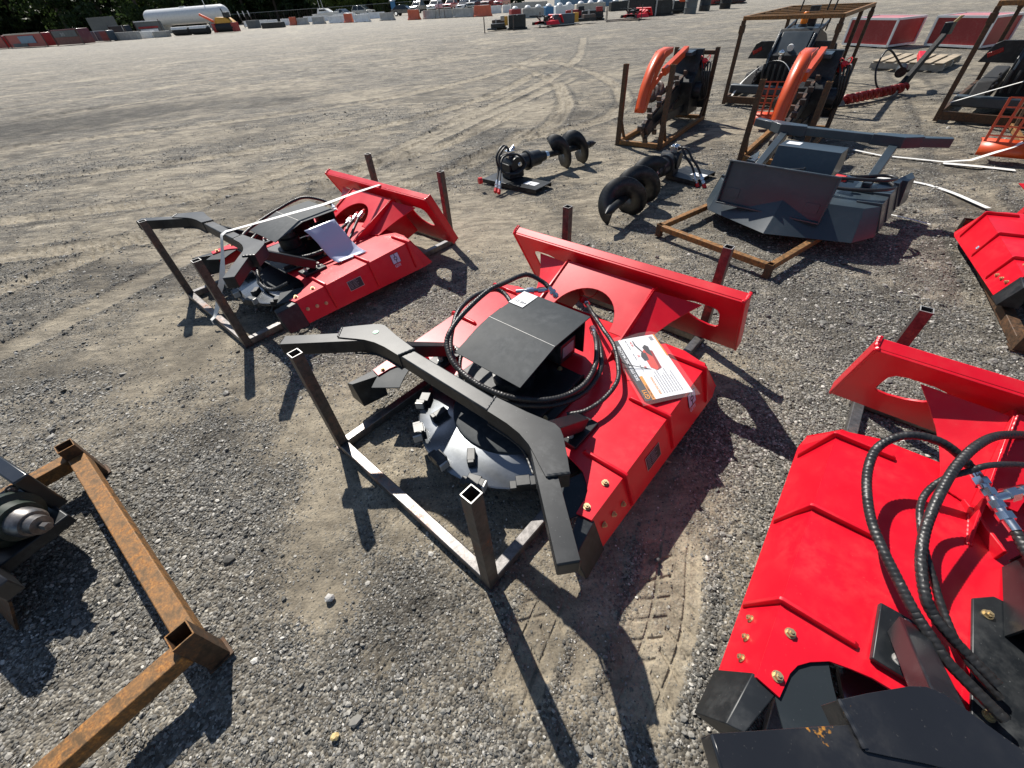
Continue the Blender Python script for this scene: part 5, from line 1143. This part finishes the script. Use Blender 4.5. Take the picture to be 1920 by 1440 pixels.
# ------------------------------------------------------------------ concrete and plastic barriers
def jersey(label, a, b, mat, h=.80, d=.58, name='concrete_barrier', group='barriers along the far edge of the yard', feet=False):
    a, b = Vector(a), Vector(b); v = b-a; w = v.length
    t = thing(name, label, 'barrier', (a.x, a.y, 0), (0, 0, math.atan2(v.y, v.x)), group)
    prof = [(0, .0), (0, .08), (.17, .30), (.22, h), (d-.22, h), (d-.17, .30), (d, .08), (d, 0)]
    MB().slab(prof, [], lambda p, q, r: (r, p, q), w).build('body', mat, t, .015)
    MB().box((w*.18, d/2, h*.5), (.03, d*.4, h*.9)).build('end_groove', 'concrete' if 'concrete' in mat else mat, t)
    if feet:
        for x in (w*.2, w*.8): MB().box((x, d/2, .03), (w*.16, d*1.02, .06)).build('lift_slot', 'grey_board', t)
    return t
BR = [('pale concrete barrier, leftmost of the far line', (-36.6, 93.0), (-34.3, 91.6), 'concrete_white'), ('pale stained concrete barrier, second of the far line', (-33.9, 92.2), (-32.2, 91.0), 'concrete_white'), ('narrow orange plastic barrier between two grey ones', (-31.2, 88.6), (-30.0, 87.9), 'orange_plastic'),
 ('grey concrete barrier right of the narrow orange one', (-29.9, 88.1), (-27.9, 86.9), 'concrete'), ('grey concrete barrier in front of the white boat', (-26.7, 85.6), (-24.5, 84.1), 'concrete'), ('long white concrete barrier left of an orange one', (-23.8, 84.2), (-20.8, 81.6), 'concrete_white'), ('orange plastic barrier between two white ones', (-20.7, 81.2), (-19.3, 79.8), 'orange_plastic'),
 ('white concrete barrier below the white car', (-18.9, 79.6), (-16.4, 77.6), 'concrete_white'), ('grey concrete barrier standing alone below the silver car', (-15.0, 78.6), (-12.8, 76.4), 'concrete'), ('orange plastic barrier below the dark sedan', (-10.1, 71.9), (-8.6, 70.7), 'orange_plastic'), ('grey concrete barrier with sloping end below the white pickup', (-8.1, 71.6), (-6.4, 70.2), 'concrete'),
 ('grey concrete barrier carrying two signs', (-6.3, 70.2), (-4.2, 68.6), 'concrete'), ('long dark grey concrete barrier left of the last orange one', (-4.1, 68.4), (-1.5, 66.0), 'concrete'), ('large orange plastic barrier at the right end of the line', (-1.4, 65.8), (.45, 64.2), 'orange_plastic')]
for lb, a, b, m in BR: jersey(lb, a, b, m, .98 if 'orange' in m else .82, .6, 'plastic_barrier' if 'orange' in m else 'concrete_barrier', feet=True)
for lb, a, b in (('white low barrier behind the narrow orange one', (-34.5, 106), (-29.5, 104.5)), ('white low barrier right of the boat', (-27.5, 101), (-23.0, 99)), ('white low barrier in front of the silver car', (-21.5, 96), (-17.0, 94)), ('white low barrier behind the leftmost grey machine', (-45, 104), (-40.0, 102.5))): jersey(lb, a, b, 'concrete_white', .8, .5, 'low_barrier', 'low white barriers')
t = thing('sign_pair', 'two thin sign posts standing on the far grey barrier', 'sign', (-5.4, 69.2, 0), (0, 0, 0))
for x in (-.25, .35): MB().cyl((x, 0, 0), (x, 0, 1.9), .035, n=8).build('pole', 'dark_steel', t)
MB().box((-.1, -.05, 1.75), (.55, .03, .35)).build('panel', 'paper', t)

# ------------------------------------------------------------------ parked vehicles
def vehicle(label, x, y, yaw, kind, mat, L=4.8, group='vehicles parked beyond the barriers'):
    t = thing('parked_car', label, 'car', (x, y, 0), (0, 0, yaw), group); W = 1.85
    if kind == 'sedan':
        H = 1.45; body = [(0, .35), (.05, .75), (.9, .88), (1.5, .92), (L-1.0, .98), (L-.1, .92), (L, .6), (L-.02, .35)]; cab = [(1.25, .90), (1.95, 1.38), (2.4, H), (3.1, H), (3.6, 1.36), (4.25, .96)]
    elif kind == 'suv':
        H = 1.8; body = [(0, .42), (.04, .85), (.2, 1.0), (1.3, 1.08), (L-.2, 1.12), (L, 1.0), (L, .42)]; cab = [(1.15, 1.05), (1.9, 1.68), (2.3, H), (L-.6, H), (L-.35, 1.72), (L-.08, 1.1)]
    else:
        L = 5.6; H = 1.9; body = [(0, .48), (.03, 1.0), (.25, 1.12), (1.55, 1.2), (3.6, 1.2), (L, 1.16), (L, .5)]; cab = [(1.45, 1.18), (2.15, 1.78), (2.5, H), (3.45, H), (3.75, 1.8), (3.8, 1.18)]
    b = MB().slab(body, [], lambda p, q, r: (p, r-W/2, q), W).build('body', mat, t, .06)
    c = MB(); n = len(cab); vs = []
    for s in (-1, 1):
        for p, q in cab: vs.append((p, s*(W/2-.05-(q-1.0)*.18), q))
    c.add(vs, [tuple(range(n)), tuple(range(2*n-1, n-1, -1))]+[(i, i+1, n+i+1, n+i) for i in range(n-1)]); cb = c.build('cabin', 'glass_dark', t, .03)
    r = MB().slab([(cab[2][0]-.1, -.66), (cab[3][0]+.1, -.66), (cab[3][0]+.1, .66), (cab[2][0]-.1, .66)], [], lambda p, q, d: (p, q, H-.02+d), .04).build('roof', mat, t, .02)
    for s in (-1, 1):
        m = MB()
        for xa, xb in ((1, 2), (len(cab)-2, len(cab)-3)):
            p0, p1 = cab[xa-1 if xa == 1 else len(cab)-1], cab[2 if xa == 1 else len(cab)-3]
            m.bar((p0[0], s*(W/2-.06), p0[1]), (p1[0], s*(W/2-.19), p1[1]), .05, .09)
        mid = (cab[2][0]+cab[3][0])/2; m.bar((mid, s*(W/2-.05), cab[0][1]), (mid, s*(W/2-.19), H), .05, .07)
        m.build('pillar', mat, cb)
    for xx in (.95, L-1.0):
        for s in (-1, 1):
            w = MB().cyl((xx, s*(W/2-.2), .36), (xx, s*(W/2+.02), .36), .36, n=20).build('wheel', 'tyre_rubber', t); MB().cyl((xx, s*(W/2+.021), .36), (xx, s*(W/2+.035), .36), .22, n=16).build('rim', 'chrome', w)
    for s in (-1, 1):
        MB().box((-.01, s*.66, body[1][1]-.05), (.08, .38, .16)).build('headlight', 'lamp_glass', t, .02); MB().box((L, s*.78, body[-2][1]*.9), (.06, .2, .25)).build('tail_light', 'tail_lamp', t, .02)
    MB().box((-.02, 0, body[1][1]-.12), (.06, .85, .22)).build('grille', 'black_paint', t, .02); MB().box((-.03, 0, body[0][1]+.08), (.12, W*.96, .14)).build('bumper', 'chrome' if kind == 'pickup' else mat, t, .03)
    for s in (-1, 1): MB().box((cab[0][0]+.35, s*(W/2+.08), cab[0][1]+.08), (.12, .18, .13)).build('mirror', mat, t, .03)
    return t
vehicle('white car parked left of the silver one', -26.5, 112, R(150), 'sedan', 'car_white')
vehicle('silver sport utility car parked left of the dark sedan', -24.0, 121, R(165), 'suv', 'car_silver', 4.7)
vehicle('dark sedan parked below the blue portable toilet', -12.2, 100.5, R(165), 'sedan', 'car_black', 4.7)
for k, (x, kd, mt, lb) in enumerate(((-14.6, 'pickup', 'car_dark', 'black pickup parked right of the dark sedan'), (-10.9, 'pickup', 'car_white', 'white pickup parked in the row'), (-7.6, 'pickup', 'car_red', 'red pickup parked right of the white one'), (-5.0, 'sedan', 'car_white', 'white car parked between the red and the navy pickup'), (-2.8, 'pickup', 'car_navy', 'navy pickup parked in the row'), (.0, 'pickup', 'maroon', 'maroon pickup parked in the row'), (2.6, 'suv', 'car_red', 'bright red car at the right end of the row'))):
    vehicle(lb, x, 113.5-.6*k, R(68), kd, mt)
def boat():
    t = thing('motor_boat', 'white cabin boat standing behind the grey barrier', 'boat', (-34.5, 114, 0), (0, 0, R(-12)))
    P = []; n = 9
    for i in range(n):
        s = i/(n-1); x = 6.0*s; w = 1.1*min(1, 1.15*(1-s**3.2)+.02); P += [(x, -w, 1.0+.35*s*s), (x, -w*.75, .45+.2*s*s), (x, 0, .15+.55*s**3), (x, w*.75, .45+.2*s*s), (x, w, 1.0+.35*s*s)]
    MB().add(P, [(i*5+k, i*5+k+1, i*5+k+6, i*5+k+5) for i in range(n-1) for k in range(4)]+[(0, 1, 2, 3, 4)]+[(i*5+4, i*5, i*5+5, i*5+9) for i in range(n-1)]).build('hull', 'white_paint', t, .02)
    cb = MB().slab([(1.0, 1.0), (1.3, 1.75), (2.9, 1.7), (3.9, 1.15)], [], lambda a, b, d: (a, -.8+d, b), 1.6).build('cabin', 'white_paint', t, .05); MB().slab([(1.5, 1.35), (1.6, 1.62), (2.8, 1.6), (3.2, 1.35)], [], lambda a, b, d: (a, -.815+d, b), 1.63).build('window', 'glass_dark', cb)
    for x in (1.5, 2.2): MB().cyl((x, 0, 1.7), (x-.1, 0, 3.0), .03, n=6).build('antenna', 'white_paint', t)
    MB().box((1.5, 0, .1), (2.5, 1.2, .2)).build('trailer', 'dark_steel', t)
boat()
def portable_toilet():
    t = thing('portable_toilet', 'blue portable toilet with white roof behind the cars', 'toilet', (-22.0, 136, 0), (0, 0, R(8)))
    bd = MB().box((0, 0, 1.1), (1.1, 1.1, 2.1)).build('cabin', 'porta_blue', t, .03); MB().box((0, -.56, 1.05), (.7, .03, 1.8)).build('door', 'porta_blue', bd, .02)
    MB().revolve((0, 0, 2.15), (0, 0, 1), [(0, .78), (.12, .75), (.32, .45), (.34, .1)], 16).build('roof', 'white_paint', t)
portable_toilet()

# ------------------------------------------------------------------ tank and the left far row
def tank():
    a, b = Vector((-59.3, 99.6, 2.05)), Vector((-42.3, 93.6, 2.05)); L = (b-a).length; r = 1.08
    t = thing('storage_tank', 'long white horizontal gas tank in front of the trees', 'tank', (a.x, a.y, 0), (0, 0, math.atan2((b-a).y, (b-a).x)))
    pr = [(r*(1-math.cos(R(k*11.25))), r*math.sin(R(k*11.25))) for k in range(1, 9)]; pr = [(0, .02)]+pr+[(L-h, rr) for h, rr in reversed(pr)]+[(L, .02)]
    MB().revolve((0, 0, 2.05), (1, 0, 0), pr, 32).build('shell', 'white_paint', t)
    for x in (L*.2, L*.8): MB().box((x, 0, .55), (.5, 1.7, 1.1)).build('saddle', 'concrete', t, .03)
    MB().cyl((L*.78, -.2, 3.0), (L*.78-.1, -.2, 4.6), .06, n=8).build('vent_pipe', 'white_paint', t)
    MB().box((L*.5, 0, 3.16), (1.0, .5, .12)).build('manway', 'white_paint', t, .03)
tank()
G_L = 'equipment in the far left row'
def crate_box(label, a, b, h, mat, parts=(), d=1.6, name='equipment_crate', cat='crate'):
    a, b = Vector(a), Vector(b); v = b-a; w = v.length; t = thing(name, label, cat, (a.x, a.y, 0), (0, 0, math.atan2(v.y, v.x)), G_L)
    MB().slab([(0, .08), (w, .08), (w, h*.9), (w-.1, h), (.1, h), (0, h*.9)], [], lambda p, q, r: (p, r, q), d).build('body', mat, t, .03)
    for x in (.0, w): MB().bar((x, -.03, 0), (x, -.03, h*1.08), .08, .08, (0, 1, 0)).build('corner_post', 'dark_steel', t)
    for (x, z, ww, hh, mm, nm) in parts: MB().box((w*x, -.04, h*z), (w*ww, .06, h*hh)).build(nm, mm, t, .02)
    return t
crate_box('red crate with blue-grey panel, leftmost of the far left row', (-62.6, 73.2), (-55.2, 69.8), 1.35, 'dull_red', [(.56, .58, .42, .52, 'blue_cargo', 'side_panel'), (.30, .20, .4, .25, 'grey_board', 'spare_part'), (.5, 1.0, 1.0, .10, 'beige', 'top_edge')])
crate_box('red crate cut off by the left edge of the far row', (-70, 76), (-63.4, 73.6), 1.3, 'dull_red', [(.5, 1.0, 1.0, .10, 'beige', 'top_edge')])
crate_box('maroon crate with dark upper half in the far left row', (-53.8, 69.6), (-49.8, 68.6), 1.5, 'maroon', [(.5, .72, .9, .40, 'grey_board', 'upper_panel'), (.42, .70, .16, .22, 'concrete_white', 'label_sheet')])
block('grey four-panel board standing behind the maroon crate', (-72, 103), (-65.5, 100.5), 2.7, 'grey_board', .15, None, 'display_board', G_L, 'board')
crate_box('black crate with maroon end beside the grey board', (-52.8, 74.5), (-49.4, 73.0), 1.1, 'navy_paint', [(.80, .5, .36, .9, 'maroon', 'red_end'), (.35, .5, .03, .9, 'bare_edge', 'bright_bar')], 1.0)
crate_box('dark machine with bright edge left of the concrete block', (-51.5, 77.0), (-48.9, 76.2), 1.45, 'black_paint', [(.9, .8, .05, .4, 'bare_edge', 'bright_bar')], 1.0)
block('grey concrete block in the far left row', (-49.9, 74.4), (-46.2, 73.7), .8, 'concrete', .7, None, 'concrete_block', G_L)
block('white box with dark front in the far left row', (-47.6, 76.0), (-45.4, 75.6), .7, 'concrete_white', .8, None, 'white_box', G_L, 'box'); block('second white box with dark front right of its twin', (-45.2, 75.6), (-43.2, 75.2), .62, 'concrete', .8, None, 'white_box', G_L, 'box')
crate_box('white framed stand with red stripes behind the white boxes', (-49.4, 79.5), (-45.4, 78.6), 1.7, 'grey_board', [(.5, .62, .8, .12, 'dull_red', 'stripe'), (.5, .40, .7, .22, 'paper', 'white_panel'), (.5, 1.0, 1.0, .06, 'white_paint', 'frame_top')], .4, 'stand', 'stand')
def sweeper(label, a, b):
    a, b = Vector(a), Vector(b); v = b-a; w = v.length; t = thing('broom_attachment', label, 'broom', (a.x, a.y, 0), (0, 0, math.atan2(v.y, v.x)), G_L)
    MB().revolve((0, .4, .42), (1, 0, 0), [(0, .38), (.05, .42), (w-.05, .42), (w, .38)], 20).build('brush', 'tyre_rubber', t); MB().slab([(-.05, .62), (.9, .62), (.8, .90), (.05, .90)], [], lambda p, q, r: (r, p, q), w).build('hood', 'concrete_white', t, .03)
sweeper('black broom with white hood, left of two below the tank', (-43.0, 76.4), (-40.3, 75.2)); sweeper('black broom with white hood, right of two below the tank', (-39.9, 75.2), (-37.2, 74.2))
def paver():
    t = thing('paver', 'yellow and red machine with dark roller below the tank end', 'machine', (-37.2, 76.2, 0), (0, 0, R(-20)), G_L)
    MB().revolve((.6, .3, .5), (1, 0, 0), [(0, .46), (3.0, .46)], 22).build('roller', 'tyre_rubber', t)
    for x in (.3, 3.6): MB().box((x, .3, .52), (.5, .9, .95)).build('end_frame', 'dull_red', t, .05)
    MB().slab([(.2, .95), (3.4, .95), (2.6, 1.5), (.8, 1.6)], [], lambda a, b, d: (a, .2+d, b), .9).build('hopper', 'yellow_paint', t, .04); MB().bar((.4, .1, 1.2), (-1.2, -.2, 2.0), .25, .25).build('chute', 'orange_paint', t, .03)
    MB().box((2.6, .5, 1.75), (.7, .6, .55)).build('seat', 'black_paint', t, .05); MB().cyl((2.3, .5, 1.6), (2.0, .5, 2.4), .07, n=8).build('exhaust', 'black_paint', t)
paver()
block('low dark machine right of the paver', (-33.0, 82), (-29.6, 80.6), .62, 'black_paint', .9, None, 'low_machine', G_L, 'machine')
block('grey ribbed bin left of the first pale barrier', (-37.6, 88), (-35.8, 87.0), .95, 'grey_board', .9, None, 'ribbed_bin', G_L, 'bin')
def marker(label, x, y):
    t = thing('marker_post', label, 'post', (x, y, 0), (0, 0, 0), 'white marker posts'); MB().cyl((0, 0, 0), (-.25, 0, 1.6), .05, n=8).build('pole', 'dark_steel', t); MB().box((-.30, 0, 1.75), (.14, .05, .75), (0, -.15, 0)).build('white_sleeve', 'white_paint', t)
for k, lb in enumerate(('white marker post above the ribbed bin, left of three', 'white marker post above the ribbed bin, middle of three', 'white marker post above the ribbed bin, right of three')): marker(lb, -41.0+.85*k, 95)

# ------------------------------------------------------------------ fence and trees behind
def fence(label, pts, h):
    t = thing('chain_fence', label, 'fence', (0, 0, 0))
    for i in range(len(pts)-1):
        a, b = Vector((*pts[i], 0)), Vector((*pts[i+1], 0)); n = max(1, int((b-a).length/3.2))
        for k in range(n): p = a.lerp(b, k/n); MB().cyl(p, p+Vector((0, 0, h)), .05, n=6).build('fence_post', 'dark_steel', t)
        MB().bar(a+Vector((0, 0, h)), b+Vector((0, 0, h)), .05, .05).build('top_rail', 'bare_edge', t)
        w = MB()                                                     # diamond mesh woven from real wires
        L_ = (b-a).length; d = (b-a)/L_
        for k in range(int(L_/.55)): w.bar(a+d*(.55*k), a+d*min(L_, .55*k+.7)+Vector((0, 0, h)), .018, .018).bar(a+d*min(L_, .55*k+.7), a+d*(.55*k)+Vector((0, 0, h)), .018, .018)
        o = w.build('wire_mesh', 'dark_steel', t); o['kind'] = 'stuff'
fence('dark chain link fence running below the trees', [(-110, 128), (-75, 133), (-45, 136), (-18, 137), (5, 139)], 1.9)
def crown_mesh(seed, h, rad, n, q):
    rg = np.random.RandomState(seed); cl = []
    for k in range(46):
        z = h*(.10+.88*rg.rand()); w = rad*(1-.55*((z/h-.42)/.6)**2)*(.75+.4*rg.rand()); a = rg.rand()*6.283; rr = w*math.sqrt(rg.rand())
        cl.append((rr*math.cos(a), rr*math.sin(a), z, rad*rg.uniform(.22, .42)))
    vs = []; fs = []
    for i in range(n):
        c = cl[rg.randint(len(cl))]; d = rg.normal(size=3); d /= np.linalg.norm(d); p = np.array(c[:3])+d*c[3]*(rg.rand()**.4)*np.array([1, 1, .8]); s = q*rg.uniform(.5, 1.3)
        u = rg.normal(size=3); u /= np.linalg.norm(u); v = np.cross(u, rg.normal(size=3)); v /= np.linalg.norm(v); k = len(vs)
        vs += [tuple(p-u*s), tuple(p-v*s*.45), tuple(p+u*s), tuple(p+v*s*.45)]; fs.append((k, k+1, k+2, k+3))
    me = bpy.data.meshes.new('crown'); me.from_pydata(vs, [], fs); return me
def trunk_mesh(seed, h, r):
    rg = random.Random(seed); b = MB(); b.sweep([(0, 0, 0), (.1, .05, h*.25), (-.05, .1, h*.5), (.05, 0, h*.8)], r, 8)
    vs = b.v; k = len(vs)//4
    b.v = [(x*(1-.6*z/h), y*(1-.6*z/h), z) for x, y, z in vs]
    for _ in range(7):
        z = h*rg.uniform(.25, .7); a = rg.uniform(0, 6.28); l_ = h*rg.uniform(.15, .25); b.cyl((0, 0, z), (l_*math.cos(a), l_*math.sin(a), z+l_*.8), r*.35, r*.1, 6)
    return b.mesh('trunk')
CR = [(crown_mesh(s, 15, 5.0, 5200, .42), 'leaves_dark') for s in (1, 2, 3)]+[(crown_mesh(9, 7, 2.6, 2600, .30), 'leaves_light')]
TK = [trunk_mesh(s, 15, .34) for s in (1, 2, 3)]+[trunk_mesh(9, 7, .16)]
for m, n in CR: m.materials.append(MATS[n])
for m in TK: m.materials.append(MATS['bark'])
def tree(label, x, y, k, sc, group, rz):
    t = thing('broadleaf_tree' if k < 3 else 'young_tree', label, 'tree', (x, y, 0), (0, 0, rz), group); t.scale = (sc, sc, sc*random.uniform(.95, 1.15))
    for nm, me in (('crown', CR[k][0]), ('trunk', TK[k])): o = bpy.data.objects.new(nm, me); COL.objects.link(o); o.parent = t
WH = ['above the left edge crates', 'above the maroon crate', 'above the grey board', 'above the concrete block', 'left of the tank', 'behind the tank left end', 'behind the tank middle', 'behind the tank right end', 'right of the tank', 'above the marker posts', 'above the pale barriers', 'left of the boat', 'behind the boat', 'right of the boat', 'behind the white car', 'behind the silver car', 'behind the dark sedan', 'behind the white pickup', 'behind the red pickup', 'behind the navy pickup']
rt = random.Random(3)
for i, wh in enumerate(WH):
    an = R(-50+51.5*i/(len(WH)-1)); d = 152+rt.uniform(-7, 9); tree('dark broadleaf tree in the far tree line, '+wh, d*math.sin(an), d*math.cos(an), i % 3, rt.uniform(.95, 1.25), 'dark trees along the far edge', rt.uniform(0, 6))
for x, y, s, lb in ((-36.5, 139, .95, 'light green young tree right of the boat antennas'), (-31.5, 139.5, 1.0, 'light green young tree above the white car'), (-25.8, 140, .85, 'light green young tree above the silver car'), (-21.0, 139, 1.05, 'light green young tree left of the portable toilet'), (-66, 136, 1.1, 'light green tree left of the white tank'), (-78, 134, 1.0, 'light green tree above the grey board')): tree(lb, x, y, 3, s, 'light young trees in front of the dark ones', s*5)
def undergrowth():
    rg = np.random.RandomState(8); vs = []; fs = []
    for i in range(52000):
        an = R(rg.uniform(-56, 4)); d = rg.uniform(158, 176); z = abs(rg.normal(0, 5.0))+rg.uniform(0, 1.5); p = np.array([d*math.sin(an), d*math.cos(an), z]); s = rg.uniform(.4, 1.0)
        u = rg.normal(size=3); u /= np.linalg.norm(u); v = np.cross(u, rg.normal(size=3)); v /= np.linalg.norm(v); k = len(vs)
        vs += [tuple(p-u*s), tuple(p-v*s*.6), tuple(p+u*s), tuple(p+v*s*.6)]; fs.append((k, k+1, k+2, k+3))
    me = bpy.data.meshes.new('undergrowth'); me.from_pydata(vs, [], fs); me.materials.append(MATS['leaves_dark']); o = bpy.data.objects.new('undergrowth', me); COL.objects.link(o)
    tag(o, 'dark leafy undergrowth filling the far wood', None, None, 'stuff')
undergrowth()
